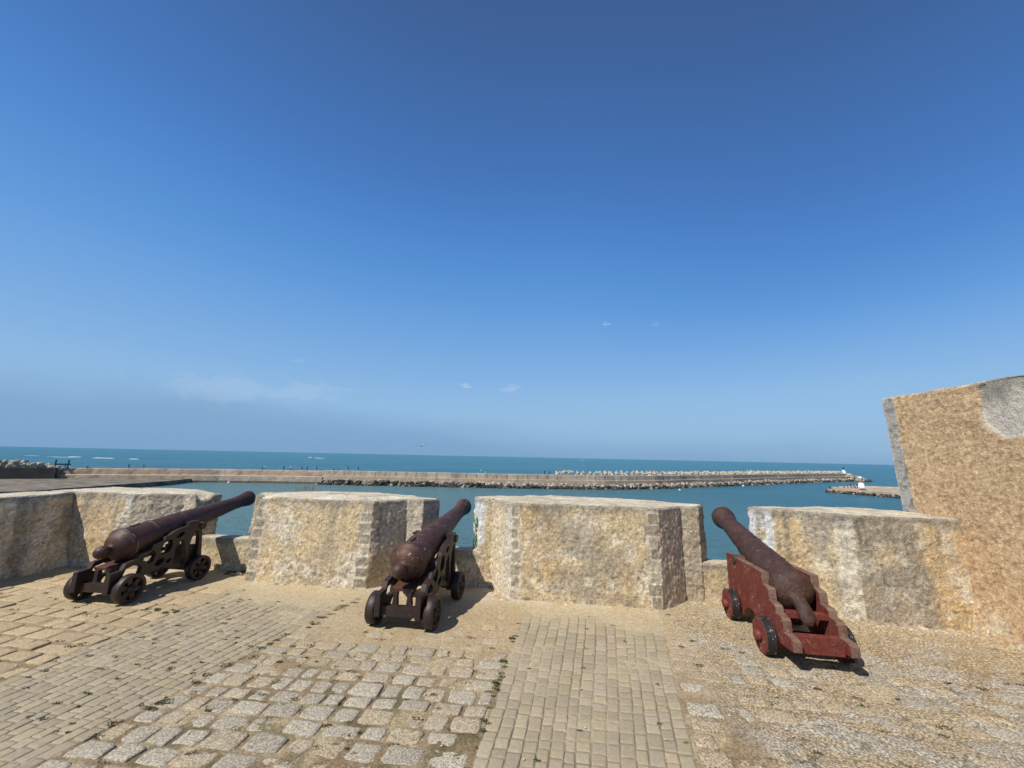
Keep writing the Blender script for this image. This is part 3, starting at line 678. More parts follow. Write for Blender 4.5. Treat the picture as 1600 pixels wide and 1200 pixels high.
def box_bm(bm, x0, x1, y0, y1, z0, z1, M=None):
    v = [bm.verts.new(c) for c in ((x0, y0, z0), (x1, y0, z0), (x1, y1, z0), (x0, y1, z0), (x0, y0, z1), (x1, y0, z1), (x1, y1, z1), (x0, y1, z1))]
    if M is not None:
        for q in v: q.co = M @ q.co
    for f in ((3, 2, 1, 0), (4, 5, 6, 7), (0, 1, 5, 4), (1, 2, 6, 5), (2, 3, 7, 6), (3, 0, 4, 7)): bm.faces.new([v[i] for i in f])
def box(name, x0, x1, y0, y1, z0, z1, mat, parent, bev=.005, M=None):
    bm = bmesh.new(); box_bm(bm, x0, x1, y0, y1, z0, z1, M); return obj_bm(name, bm, mat, parent, False, bev)
def densify(prof, step=.03):
    out = [prof[0]]
    for (a, ra), (b, rb) in zip(prof, prof[1:]):
        k = max(1, int(abs(b-a)/step))
        for j in range(1, k+1): out.append((a+(b-a)*j/k, ra+(rb-ra)*j/k))
    return out

def spoked_wheel(parent, x, y, r_, w, side):
    prof = [(-w/2, r_-.035), (-w/2, r_-.006), (-w/2+.006, r_), (w/2-.006, r_), (w/2, r_-.006), (w/2, r_-.035), (-w/2, r_-.035)]
    V, F = [], []; seg = 44
    for (d, q) in prof[:-1]:
        for k in range(seg): a = 2*math.pi*k/seg; V.append((d, q*math.cos(a), q*math.sin(a)))
    m = len(prof)-1
    for i in range(m):
        for k in range(seg):
            a = i*seg+k; b = i*seg+(k+1) % seg; c = ((i+1) % m)*seg+(k+1) % seg; d = ((i+1) % m)*seg+k; F.append((a, b, c, d))
    o = mesh_np('wheel', V, F, M_IRON, parent, None, False)
    bm = bmesh.new(); bm.from_mesh(o.data); bmesh.ops.recalc_face_normals(bm, faces=bm.faces); bm.to_mesh(o.data); bm.free()
    for p in o.data.polygons: p.use_smooth = abs(p.normal.x) < .2
    o.location = (x, y, r_)
    lathe('hub', [(-w*.5-.004, .040), (-w*.4, .046), (w*.45, .046), (w*.5, .040), (w*.62, .036), (w*.64, .022), (w*.95, .020), (w*.97, .012)] if side > 0 else [(-w*.97, .012), (-w*.95, .020), (-w*.64, .022), (-w*.62, .036), (-w*.5, .040), (-w*.45, .046), (w*.4, .046), (w*.5+.004, .040)], M_IRON, o, 20, 'X')
    for k in range(6):
        a = k*math.pi/3+.3; Mx = Matrix.Rotation(a, 4, 'X')
        bm = bmesh.new(); yy = [(.040, .022), (r_-.030, .030)]
        vs = []
        for q, h in yy:
            for (sx, sh) in ((-1, -1), (1, -1), (1, 1), (-1, 1)): vs.append(bm.verts.new(Mx @ Vector((sx*w*.30, sh*h, q))))
        for f in ((0, 1, 2, 3), (7, 6, 5, 4), (0, 4, 5, 1), (1, 5, 6, 2), (2, 6, 7, 3), (3, 7, 4, 0)): bm.faces.new([vs[i] for i in f])
        bmesh.ops.recalc_face_normals(bm, faces=bm.faces); obj_bm('spoke', bm, M_IRON, o, False, .004)
    return o
def disc_wheel(parent, x, y, r_, w, side):
    o = lathe('wheel', [(-w/2, .02), (-w/2, r_-.004), (-w/2+.004, r_-.001), (w/2-.004, r_-.001), (w/2, r_-.004), (w/2, .02)], M_RED, parent, 44, 'X', False)
    o.location = (x, y, r_)
    lathe('tread', [(-w/2+.004, r_-.012), (-w/2+.005, r_+.0025), (w/2-.005, r_+.0025), (w/2-.004, r_-.012)], M_TREAD, o, 44, 'X', False)
    lathe('hub', [(side*w*.48, .052), (side*w*.70, .046), (side*w*1.0, .036), (side*w*1.05, .022)] if side > 0 else [(side*w*1.05, .022), (side*w*1.0, .036), (side*w*.70, .046), (side*w*.48, .052)], M_REDHUB, o, 20, 'X')
    bm = bmesh.new(); box_bm(bm, side*w*.75-.006, side*w*.75+.006, -.01, .012, -.075, -.03); obj_bm('linchpin', bm, M_DARK, o, False, .002)
    return o
def barrel(parent, kind, mat, yaw):
    # measured from the knob tip (0) to the muzzle face
    if kind != 'wood':
        p = [(0, .004), (.005, .026), (.017, .047), (.036, .062), (.060, .071), (.080, .071), (.104, .062), (.124, .046), (.136, .040), (.150, .042), (.158, .078), (.170, .110), (.195, .145), (.225, .166), (.250, .176), (.258, .192), (.262, .198), (.285, .199), (.291, .193), (.296, .184),
             (.42, .180), (.56, .174), (.565, .181), (.585, .181), (.592, .170), (.95, .156), (.957, .159), (.972, .159), (.98, .152), (1.25, .130), (1.257, .132), (1.272, .132), (1.28, .128), (1.62, .105), (1.80, .095), (1.87, .093), (1.885, .097), (1.90, .093), (1.96, .099), (2.03, .113), (2.075, .121), (2.10, .120), (2.13, .110), (2.145, .098), (2.15, .08), (2.15, .052), (1.9, .050)]
        tip = (-1.12, .532); mz = (1.03, .945)
    else:
        p = [(0, .010), (.01, .040), (.04, .058), (.09, .062), (.15, .058), (.20, .060), (.225, .085), (.245, .115), (.27, .148), (.30, .172), (.33, .187), (.36, .192), (.40, .190), (.43, .182), (.47, .176), (.58, .176), (.70, .170), (.84, .162), (.90, .158), (1.05, .145), (1.2, .134), (1.22, .139), (1.25, .139), (1.27, .130),
             (1.50, .118), (1.72, .110), (1.86, .108), (1.92, .114), (1.98, .128), (2.04, .142), (2.09, .146), (2.13, .140), (2.16, .122), (2.17, .100), (2.17, .058), (1.9, .055)]
        tip = (-1.13, .435); mz = (.98, .950)
    dy, dz = mz[0]-tip[0], mz[1]-tip[1]; pitch = math.atan2(dz, dy)
    sc = math.hypot(dy, dz)/p[-2][0]
    # densify but keep the bore
    q = densify([(a*sc, b) for a, b in p], .025)
    o = lathe('barrel', q, mat, parent, 48, 'Y', True, .012 if kind != 'wood' else .045)
    if kind == 'wood':
        for v in o.data.vertices:
            if v.co.y < .32: v.co.z -= 1.1*(.32-v.co.y)**2; v.co.y += .10*(.32-v.co.y)
    o.location = (0, tip[0], tip[1]); o.rotation_euler = (pitch, 0, -yaw)
    o.location.x = -math.tan(yaw)*1.1 if yaw else 0
    # trunnions belong to the barrel
    t0 = (1.08 if kind != 'wood' else 1.02)
    lathe('trunnion', [(-.262, .040), (-.262, .044), (-.258, .047), (.258, .047), (.262, .044), (.262, .040)], mat, o, 20, 'X').location = (0, t0, -.055)
    if kind != 'wood':
        bm = bmesh.new(); box_bm(bm, -.007, .007, .35, .47, .178, .1885); box_bm(bm, -.022, .022, .375, .39, .178, .1885); obj_bm('vent', bm, M_DARK, o)
    return o
CHEEK = [(-1.10, .13), (-.98, .115), (-.89, .12), (-.82, .215), (-.66, .235), (-.50, .265), (-.44, .235), (-.22, .19), (-.16, .115), (.02, .115), (.0, .30), (-.03, .55), (-.055, .70), (-.095, .70), (-.095, .738), (-.25, .738), (-.25, .71), (-.33, .70), (-.42, .675), (-.51, .635), (-.545, .625), (-.56, .585), (-.68, .562), (-.70, .51), (-.82, .487), (-.84, .435), (-.955, .412), (-.98, .352), (-1.10, .335)]
def ell(cx, cz, a, b, rot=0, n=14): return [(cx+a*math.cos(t)*math.cos(rot)-b*math.sin(t)*math.sin(rot), cz+a*math.cos(t)*math.sin(rot)+b*math.sin(t)*math.cos(rot)) for t in [2*math.pi*k/n for k in range(n)]]
HOLES = [[(-.075, .27), (-.062, .40), (-.075, .54), (-.10, .625), (-.135, .62), (-.18, .54), (-.205, .44), (-.195, .34), (-.155, .265), (-.11, .245)],
         [(-.40, .285), (-.25, .235), (-.235, .30), (-.25, .40), (-.285, .53), (-.32, .545), (-.385, .46)], ell(-.35, .615, .055, .026, .35),
         [(-.57, .42), (-.46, .44), (-.435, .51), (-.455, .58), (-.53, .575), (-.575, .50)], [(-.80, .42), (-.72, .455), (-.665, .50), (-.635, .44), (-.65, .375), (-.70, .35), (-.74, .39)],
         [(-.97, .29), (-.88, .255), (-.79, .26), (-.775, .33), (-.83, .385), (-.945, .355)], ell(-.57, .34, .06, .035, .5), ell(-.455, .33, .035, .025, .5)]
CHEEK3 = [(-1.23, .165), (-1.02, .145), (-.80, .115), (-.68, .12), (-.62, .16), (-.54, .205), (-.45, .225), (-.36, .205), (-.30, .16), (-.26, .10), (.12, .085), (.12, .64), (-.05, .655), (-.055, .605), (-.10, .575), (-.155, .59), (-.165, .645), (-.765, .658), (-.77, .555), (-.85, .55), (-.872, .535), (-.878, .445), (-.96, .44), (-.982, .425), (-.986, .385), (-1.075, .372), (-1.096, .355), (-1.10, .265), (-1.205, .255), (-1.226, .24)]
def cannon(s, yaw, label, kind, bmat, byaw):
    T = empty('cannon', W(s, 0, 0), WALL_ROT-yaw); tag(T, label, 'cannon', 'old cannons on the rampart')
    barrel(T, kind, bmat, byaw)
    if kind != 'wood':
        for sd in (-1, 1):
            o = curve_solid('cheek', CHEEK, HOLES, .029, M_IRON, T, .005); o.location.x = sd*.212
        for y in (-.93, -.08):
            lathe('axle', [(-.30, .026), (-.30, .030), (-.24, .030), (-.235, .042), (.235, .042), (.24, .030), (.30, .030), (.30, .026)], M_IRON, T, 20, 'X').location = (0, y, .152)
            for sd in (-1, 1): spoked_wheel(T, sd*.305, y, .152, .092, sd)
        for sd in (-1, 1): box('capsquare', sd*.212-.042, sd*.212+.042, -.245, -.10, .738, .762, M_IRON, T, .006)
        box('transom', -.185, .185, -1.045, -.985, .125, .215, M_IRON, T)
        box('transom', -.185, .185, -.14, -.06, .20, .44, M_IRON, T)
        Mb = Matrix.Translation((0, -1.0, .355)) @ Matrix.Rotation(R(9), 4, 'X')
        box('stool_bed', -.115, .115, 0, .62, -.012, .014, mat_bed, T, .004, Mb)
        for x in (-.075, .075):
            bm = bmesh.new(); 
            prof = [(x-.030, .213), (x+.030, .213), (x+.022, .28), (x+.026, .345), (x-.026, .345), (x-.022, .28)]
            a = [bm.verts.new((px, -1.0, pz)) for px, pz in prof]; b = [bm.verts.new((px, -.955, pz)) for px, pz in prof]; bm.faces.new(a); bm.faces.new(b[::-1])
            for i in range(6): bm.faces.new((a[i], b[i], b[(i+1) % 6], a[(i+1) % 6]))
            bmesh.ops.recalc_face_normals(bm, faces=bm.faces); obj_bm('bed_post', bm, M_IRON, T, False, .004)
        # elevating wedge between bed and breech
        box('quoin_wedge', -.09, .09, -.80, -.50, .40, .455, mat_bed, T, .006, None)
    else:
        for sd in (-1, 1):
            o = curve_solid('cheek', CHEEK3, [], .036, [M_RED, M_WORN], T, .003); o.location.x = sd*.212
        for y in (-.88, -.10):
            lathe('axle', [(-.30, .026), (-.30, .030), (.30, .030), (.30, .026)], M_RED, T, 20, 'X').location = (0, y, .148)
            box('axle_bed', -.255, .255, y-.06, y+.06, .085, .185, M_RED, T)
            for sd in (-1, 1): disc_wheel(T, sd*.312, y, .148, .085, sd)
        box('transom', -.175, .175, -1.155, -1.075, .135, .262, M_RED, T, .006)
        box('transom', -.175, .175, -.02, .05, .2, .52, M_RED, T, .006)
        box('stool_bed', -.175, .175, -.985, -.895, .345, .385, M_RED, T, .006)
        box('stool_bed', -.11, .11, -.88, -.35, .30, .345, M_RED, T, .006)
    return T
mat_bed = mat_paint('rusty_bed_plate', (.06, .028, .02), .5, .3, (.25, .16, .12), (.13, .05, .03), 12, .5, .4)
C1 = cannon(-4.5, R(-.5), 'leftmost cannon, dark brown smooth barrel on an openwork iron carriage beside the shaded wall', 'iron', M_BARREL1, R(-.3))
C2 = cannon(-.90, R(2.0), 'middle cannon, rusty speckled barrel on a dark iron carriage, seen nearly from behind', 'iron', M_BARREL, R(1.6))
C3 = cannon(2.83, R(1.6), 'rightmost cannon, corroded brown barrel on a peeling red wooden carriage with solid red wheels', 'wood', M_BARREL3, R(1.0))
# pale scratch over the breech of the leftmost cannon
b1 = next(c for c in C1.children if c.name.startswith('barrel')); sc_v, sc_f = [], []
for k in range(15):
    a = R(-28+k*5.2); rr = .2002
    for w in (-.0035, .0035): sc_v.append((rr*math.cos(a), .280+w+.012*math.sin(k*.25), rr*math.sin(a)))
for k in range(14): i = k*2; sc_f.append((i, i+1, i+3, i+2))
mesh_np('scratch', np.array(sc_v), sc_f, M_LINE, b1, None, True)

# ------------------------------------------------------------------ sea, harbour works
def sea():
    V = [(0, 0, SEA)]; F = []; rad = [20, 60, 150, 400, 1000, 3000, 9000, 40000]; seg = 96
    for r_ in rad:
        for k in range(seg): a = 2*math.pi*k/seg; V.append((r_*math.cos(a), r_*math.sin(a), SEA))
    for k in range(seg): F.append((0, 1+k, 1+(k+1) % seg))
    for i in range(len(rad)-1):
        for k in range(seg): a = 1+i*seg+k; b = 1+i*seg+(k+1) % seg; F.append((a, a+seg, b+seg, b))
    tag(mesh_np('sea', V, F, M_SEA, None, None, False), kind='structure')
sea()
def path_pts(pl, step):
    out = []
    for (x0, y0), (x1, y1) in zip(pl, pl[1:]):
        L = math.hypot(x1-x0, y1-y0); k = max(1, int(L/step))
        for j in range(k): out.append((x0+(x1-x0)*j/k, y0+(y1-y0)*j/k))
    out.append(pl[-1]); return np.array(out)
def path_sweep(name, pl, prof, step, colf, mat, amp=.06, joint=0, seed=0):
    """prof: list of (outward offset, z); the wall follows the line pl; colours per vertex"""
    P = path_pts(pl, step); T = np.gradient(P, axis=0); T /= np.linalg.norm(T, axis=1)[:, None]; Nn = np.column_stack([-T[:, 1], T[:, 0]])
    dist = np.concatenate([[0], np.cumsum(np.linalg.norm(np.diff(P, axis=0), axis=1))])
    V, A, K = [], [], []
    for k, (o, z) in enumerate(prof):
        q = P + Nn*o; V.append(np.column_stack([q, np.full(len(P), z)])); A.append(dist); K.append(np.full(len(P), k))
    V = np.concatenate(V); A = np.concatenate(A); K = np.concatenate(K); P0 = V.copy()
    V = V + amp*np.column_stack([fbm(P0, .5, 3, seed), fbm(P0, .5, 3, seed+1), .6*fbm(P0, .35, 3, seed+2)])
    c = colf(P0, A, K); M = len(P); m = len(prof); i = np.arange(M-1)
    F = [tuple(f) for f in np.concatenate([np.column_stack([r*M+i, r*M+i+1, (r+1)*M+i+1, (r+1)*M+i]) for r in range(m-1)])]
    F.append(tuple(r*M for r in range(m))[::-1]); F.append(tuple(r*M+M-1 for r in range(m)))
    o = mesh_np(name, V, F, mat, None, c, False); return o
JL = [(-163.5, 144), (-135, 154.5), (-117, 160), (-98, 162.6), (-77, 163.3)]
JR = [(-77, 163.3), (-30, 163.5), (1, 164), (40, 168), (65, 178), (92, 196), (120, 212), (148, 231), (200, 263), (250, 291)]
def jl_col(P, A, K):
    c = np.tile(np.array([.37, .275, .205]), (len(P), 1)); c = mixc(c, (.46, .35, .24), .7*sstep(-.2, .4, fbm(P, .25, 4, 3))); c = mixc(c, (.20, .155, .125), .7*sstep(.1, .4, fbm(P*np.array([1, 1, 2]), .6, 4, 4)))
    c = mixc(c, (.40, .34, .26), .7*(K < 5)); c = mixc(c, (.045, .04, .035), .9*sstep(SEA+1.2, SEA+.5, P[:, 2]))
    return c
JW = path_sweep('breakwater_wall', JL, [(-1.5, SEA-1), (-1.5, SEA+.7), (-1.4, SEA+1.0), (-1.3, -8.1), (-.9, -7.95), (0, -7.9), (.05, -6.8), (.15, -6.0), (.3, -5.75), (1.2, -5.7), (9, -5.95), (9.5, SEA-1)], 1.3, jl_col, M_JETTY, .18, seed=5)
tag(JW, 'old two-tiered pinkish stone breakwater wall across the harbour on the left', 'breakwater')
def jr_col(P, A, K):
    c = np.tile(np.array([.39, .315, .235]), (len(P), 1)); c = mixc(c, (.47, .40, .31), .6*sstep(-.2, .4, fbm(P, .25, 4, 13))); c = mixc(c, (.22, .18, .15), .6*sstep(.1, .45, fbm(P*np.array([1, 1, .5]), .5, 4, 14)))
    pan = np.floor(A/4.2); hv = _hash(pan.astype(np.int64), 0*pan.astype(np.int64), 0*pan.astype(np.int64), 4); c = c*(.88+.24*hv)[:, None]
    f = A/4.2-pan; c = mixc(c, (.12, .10, .08), .7*(f < .09)*(K > 1)*(K < 6)); c = mixc(c, (.42, .33, .24), .6*(K <= 2))
    return c
JW2 = path_sweep('breakwater_wall', JR, [(-.8, SEA-1), (-.8, -7.6), (-.75, -7.45), (0, -7.4), (.02, -6.6), (.05, -5.55), (.15, -5.42), (1.3, -5.4), (1.4, -6.0), (10, -6.1), (10.5, SEA-1)], .42, jr_col, M_JETTY, .05, seed=15)
tag(JW2, 'long pale concrete breakwater wall of upright panels running out to the small lighthouse', 'breakwater')
# quay on the left
def quay():
    pl = np.array([(-260, 60), (-150, 66), (-122, 101), (-122, 126), (-122, 142), (-126, 158), (-135, 156), (-163, 146), (-260, 120)])
    bm = bmesh.new(); t = [bm.verts.new((x, y, -9.3)) for x, y in pl]; b = [bm.verts.new((x, y, SEA-1)) for x, y in pl]
    bm.faces.new(t)
    for i in range(len(pl)): bm.faces.new((t[i-1], b[i-1], b[i], t[i]))
    bmesh.ops.recalc_face_normals(bm, faces=bm.faces)
    tag(obj_bm('quay', bm, M_QUAY), kind='structure')
M_QUAY = mat_flat('quay_surface', (.17, .145, .110), .95, .6, .35)
quay()
M_DKWALL = mat_flat('dark_quay_wall', (.045, .044, .042), .9, .3, .3)
bm = bmesh.new(); box_bm(bm, 0, 62, 0, 1.2, 0, 3.75); o = obj_bm('quay_wall', bm, M_DKWALL, None, False, .08); o.location = (-218, 114.5, -9.3); o.rotation_euler = (0, 0, R(25))
tag(o, 'dark wall on the quay at the far left, below the heap of boulders', 'wall')
# storage platform that carries the boulder heap behind the dark wall
bm = bmesh.new(); box_bm(bm, 0, 62, 1.3, 16, 0, 3.2); o = obj_bm('boulder_platform', bm, M_JETTY_G if False else M_QUAY, None, False, .1); o.location = (-218, 114.5, -9.3); o.rotation_euler = (0, 0, R(25)); tag(o, kind='structure')

def rock_mesh(name, seed, mat, sq=(1, 1, .75)):
    bm = bmesh.new(); bmesh.ops.create_icosphere(bm, subdivisions=2, radius=.5)
    for v in bm.verts:
        d = v.co.normalized(); k = 1+.45*mnoise.noise(d*1.3+Vector((seed*3.1, 0, 0)))+.2*mnoise.noise(d*3+Vector((0, seed*2.2, 0)))
        v.co = Vector((d.x*sq[0], d.y*sq[1], d.z*sq[2]))*.5*k
    me = bpy.data.meshes.new(name); bm.to_mesh(me); bm.free(); me.materials.append(mat); return me
def tetrapod_mesh(name, mat):
    bm = bmesh.new()
    for d in ((0, 0, 1), (.943, 0, -.333), (-.471, .816, -.333), (-.471, -.816, -.333)):
        v = Vector(d); q = v.to_track_quat('Z', 'Y').to_matrix().to_4x4(); q.translation = v*.28
        bmesh.ops.create_cone(bm, cap_ends=True, segments=10, radius1=.30, radius2=.20, depth=.62, matrix=q)
    bmesh.ops.remove_doubles(bm, verts=bm.verts, dist=.001)
    me = bpy.data.meshes.new(name); bm.to_mesh(me); bm.free(); me.materials.append(mat); return me
RK = [rock_mesh('boulder', i, M_BOULDER, (1.1, .9, .8)) for i in range(5)]
TP = tetrapod_mesh('armour_block', M_PALEROCK); AB = [rock_mesh('armour_rock', i+9, M_PALEROCK, (1, .95, .9)) for i in range(3)]
rr = random.Random(31)
def inst(name, me, loc, sc, label, cat, group):
    o = bpy.data.objects.new(name, me); o.location = loc; o.scale = (sc*rr.uniform(.8, 1.2), sc*rr.uniform(.8, 1.2), sc*rr.uniform(.8, 1.1)); o.rotation_euler = (rr.uniform(0, 6), rr.uniform(0, 6), rr.uniform(0, 6)); link(o); tag(o, label, cat, group); return o
# boulder heap on the left
for layer, cnt in ((0, 44), (1, 34), (2, 18)):
    for k in range(cnt):
        f = (k+rr.random())/cnt; L = 30+f*31 if layer == 0 else (32+f*26 if layer == 1 else 35+f*18)
        ca, sa = math.cos(R(25)), math.sin(R(25)); d = rr.uniform(2.0, 5.0)
        inst('boulder', rr.choice(RK), (-218+L*ca-d*sa, 114.5+L*sa+d*ca, -9.3+3.9+layer*.85+rr.uniform(-.2, .2)), rr.uniform(1.2, 2.0), 'pale boulder in the heap on the quay at the far left, above the dark wall', 'boulder', 'boulders heaped at the far left')
# armour blocks behind the concrete wall
PR = path_pts(JR, .5); TR = np.gradient(PR, axis=0); TR /= np.linalg.norm(TR, axis=1)[:, None]; NR_ = np.column_stack([-TR[:, 1], TR[:, 0]])
i0 = int(np.argmin(np.abs(PR[:, 0]-20)))
for k in range(270):
    row = k % 3; i = min(len(PR)-1, int(i0+(len(PR)-1-i0)*((k+rr.random()*.9)/270)**1.02)); off = 2.2+row*1.3+rr.uniform(-.5, .5)
    p = PR[i]+NR_[i]*off; hgt = -5.15+(.1, .6, .7)[row]+rr.uniform(-.3, .3)
    inst('armour_block', TP if rr.random() < .7 else rr.choice(AB), (p[0], p[1], hgt), rr.uniform(1.15, 1.75), 'pale concrete armour block piled along the top of the outer breakwater', 'armour block', 'armour blocks along the breakwater')
# rubble at the foot of the wall, too many to count
def rubble(name, pts, nrm, cnt, offr, zr, size, mat, label, seed, palefrac=.0):
    q = random.Random(seed); V, F, C = [], [], []; base = [rock_mesh('tmp', 40+i, mat) for i in range(4)]; co = []
    for b in base:
        co.append((np.array([v.co[:] for v in b.vertices]), [tuple(p.vertices) for p in b.polygons])); bpy.data.meshes.remove(b)
    for k in range(cnt):
        i = q.randrange(len(pts)); t = q.random(); off = offr[0]+(offr[1]-offr[0])*t; z = zr[0]+(zr[1]-zr[0])*t+q.uniform(-.15, .2)
        a = q.uniform(0, 6.28); v, f = co[k % 4]; s_ = size*q.uniform(.6, 1.35); ca, sa = math.cos(a), math.sin(a)
        p = pts[i]+nrm[i]*off; w = np.column_stack([(v[:, 0]*ca-v[:, 1]*sa)*s_+p[0], (v[:, 0]*sa+v[:, 1]*ca)*s_+p[1], v[:, 2]*s_+z]); n0 = len(V)
        V.extend(map(tuple, w)); F.extend([tuple(j+n0 for j in ff) for ff in f])
        wet = z < SEA+(1.75 if p[0] < -10 else 1.15)-.5*q.random(); tone = (np.array([.045, .041, .036]) if q.random() > .14 else np.array([.22, .19, .15])) if wet else np.array([.30, .25, .20]); C.extend([tone*q.uniform(.5, 1.5)]*len(v))
    tag(mesh_np(name, np.array(V), F, M_JETTY, None, np.array(C), False), label, 'rubble', kind='stuff')
PR2 = path_pts([(-77, 163.3)]+JR[1:]+[(256, 294)], .5); T2 = np.gradient(PR2, axis=0); T2 /= np.linalg.norm(T2, axis=1)[:, None]; N2 = np.column_stack([-T2[:, 1], T2[:, 0]])
rubble('rubble_rocks', PR2, N2, 1500, (-1.0, -5.5), (-9.0, SEA-.1), 1.25, M_JETTY, 'dark wet rubble rocks along the foot of the breakwater wall', 3)
tipc = np.array([(250+6*math.cos(a), 293+5*math.sin(a)) for a in np.linspace(-2.2, 1.6, 30)]); tn = np.array([(math.cos(a), math.sin(a)) for a in np.linspace(-2.2, 1.6, 30)])
rubble('rubble_rocks', tipc, tn, 140, (-4, 9), (-6.0, SEA), 1.9, M_JETTY, 'rubble rocks spilling round the outer end of the breakwater', 4)

# near jetty on the right
def near_jetty():
    P = np.array([(140.5, 172.5), (143.5, 176.5), (152, 173.5), (190, 146), (184, 128), (150, 151.5)])
    bm = bmesh.new(); zt = [-8.6, -8.6, -7.6, -7.0, -8.9, -9.0]
    t = [bm.verts.new((x, y, z)) for (x, y), z in zip(P, zt)]; c0 = P.mean(0); b = [bm.verts.new((c0[0]+(x-c0[0])*1.01, c0[1]+(y-c0[1])*1.03, SEA-1)) for x, y in P]
    bm.faces.new(t); [bm.faces.new((t[i-1], b[i-1], b[i], t[i])) for i in range(6)]
    bmesh.ops.recalc_face_normals(bm, faces=bm.faces); o = obj_bm('jetty', bm, mat_flat('jetty_slab', (.36, .29, .21), .95, .25, .35), None, False, .1)
    tag(o, 'short pale stone jetty with a sloping top at the right, beside the tall ochre wall', 'jetty')
near_jetty()
pj = path_pts([(186, 127), (150, 150.5), (141, 170.5), (139, 173.5)], .4); tj = np.gradient(pj, axis=0); tj /= np.linalg.norm(tj, axis=1)[:, None]; nj = np.column_stack([-tj[:, 1], tj[:, 0]])
rubble('rubble_rocks', pj, nj, 420, (-.8, 1.8), (-9.7, SEA-.1), 1.0, M_JETTY, 'dark rocks along the waterline of the near jetty at the right', 6)

def tower(name, loc, prof, mats, label, cat, group=None):
    T = empty(name, loc); tag(T, label, cat, group)
    for part, pr, m in prof: 
        o = lathe(part, [(z, r_) for z, r_ in pr], m, T, 16, 'Y', True); o.rotation_euler = (R(90), 0, 0)
    return T
tower('lighthouse', (145.5, 163.5, -7.95), [('tower', [(0, 1.15), (.3, 1.15), (.35, 1.0), (2.5, .85), (2.55, .8)], M_WHITE), ('gallery', [(2.5, .9), (2.55, 1.25), (2.8, 1.25), (2.85, .9)], M_TANB), ('lantern', [(2.85, .6), (3.9, .55), (4.05, .7), (4.2, .5), (4.7, .12)], M_WHITE)], None, 'small white harbour light with a tan gallery on the near jetty', 'lighthouse', 'harbour lights')
tower('lighthouse', (249.5, 293.5, -6.2), [('tower', [(0, 1.7), (.5, 1.7), (.6, 1.35), (3.2, .95), (3.25, .8)], M_BLUEW), ('gallery', [(3.2, 1.0), (3.25, 1.25), (3.45, 1.25), (3.5, .9)], M_WHITE), ('lantern', [(3.5, .6), (4.6, .55), (4.8, .65), (5.1, .1)], M_METAL)], None, 'tiny pale blue and white lighthouse at the far end of the long breakwater', 'lighthouse', 'harbour lights')

# dark frame standing near the boulder heap
F_ = empty('metal_frame', (-163.4, 143.6, -5.85), R(24)); tag(F_, 'dark metal frame of two posts and a crossbar standing right of the boulder heap', 'frame')
for x in (-1.7, 1.7):
    box('post', x-.16, x+.16, -.16, .16, -.1, 3.1, M_METAL, F_, .02); box('foot', x-.35, x+.35, -.3, .3, -.1, .25, M_METAL, F_, .02)
box('crossbar', -1.53, 1.53, -.12, .12, 1.25, 1.75, M_METAL, F_, .02)

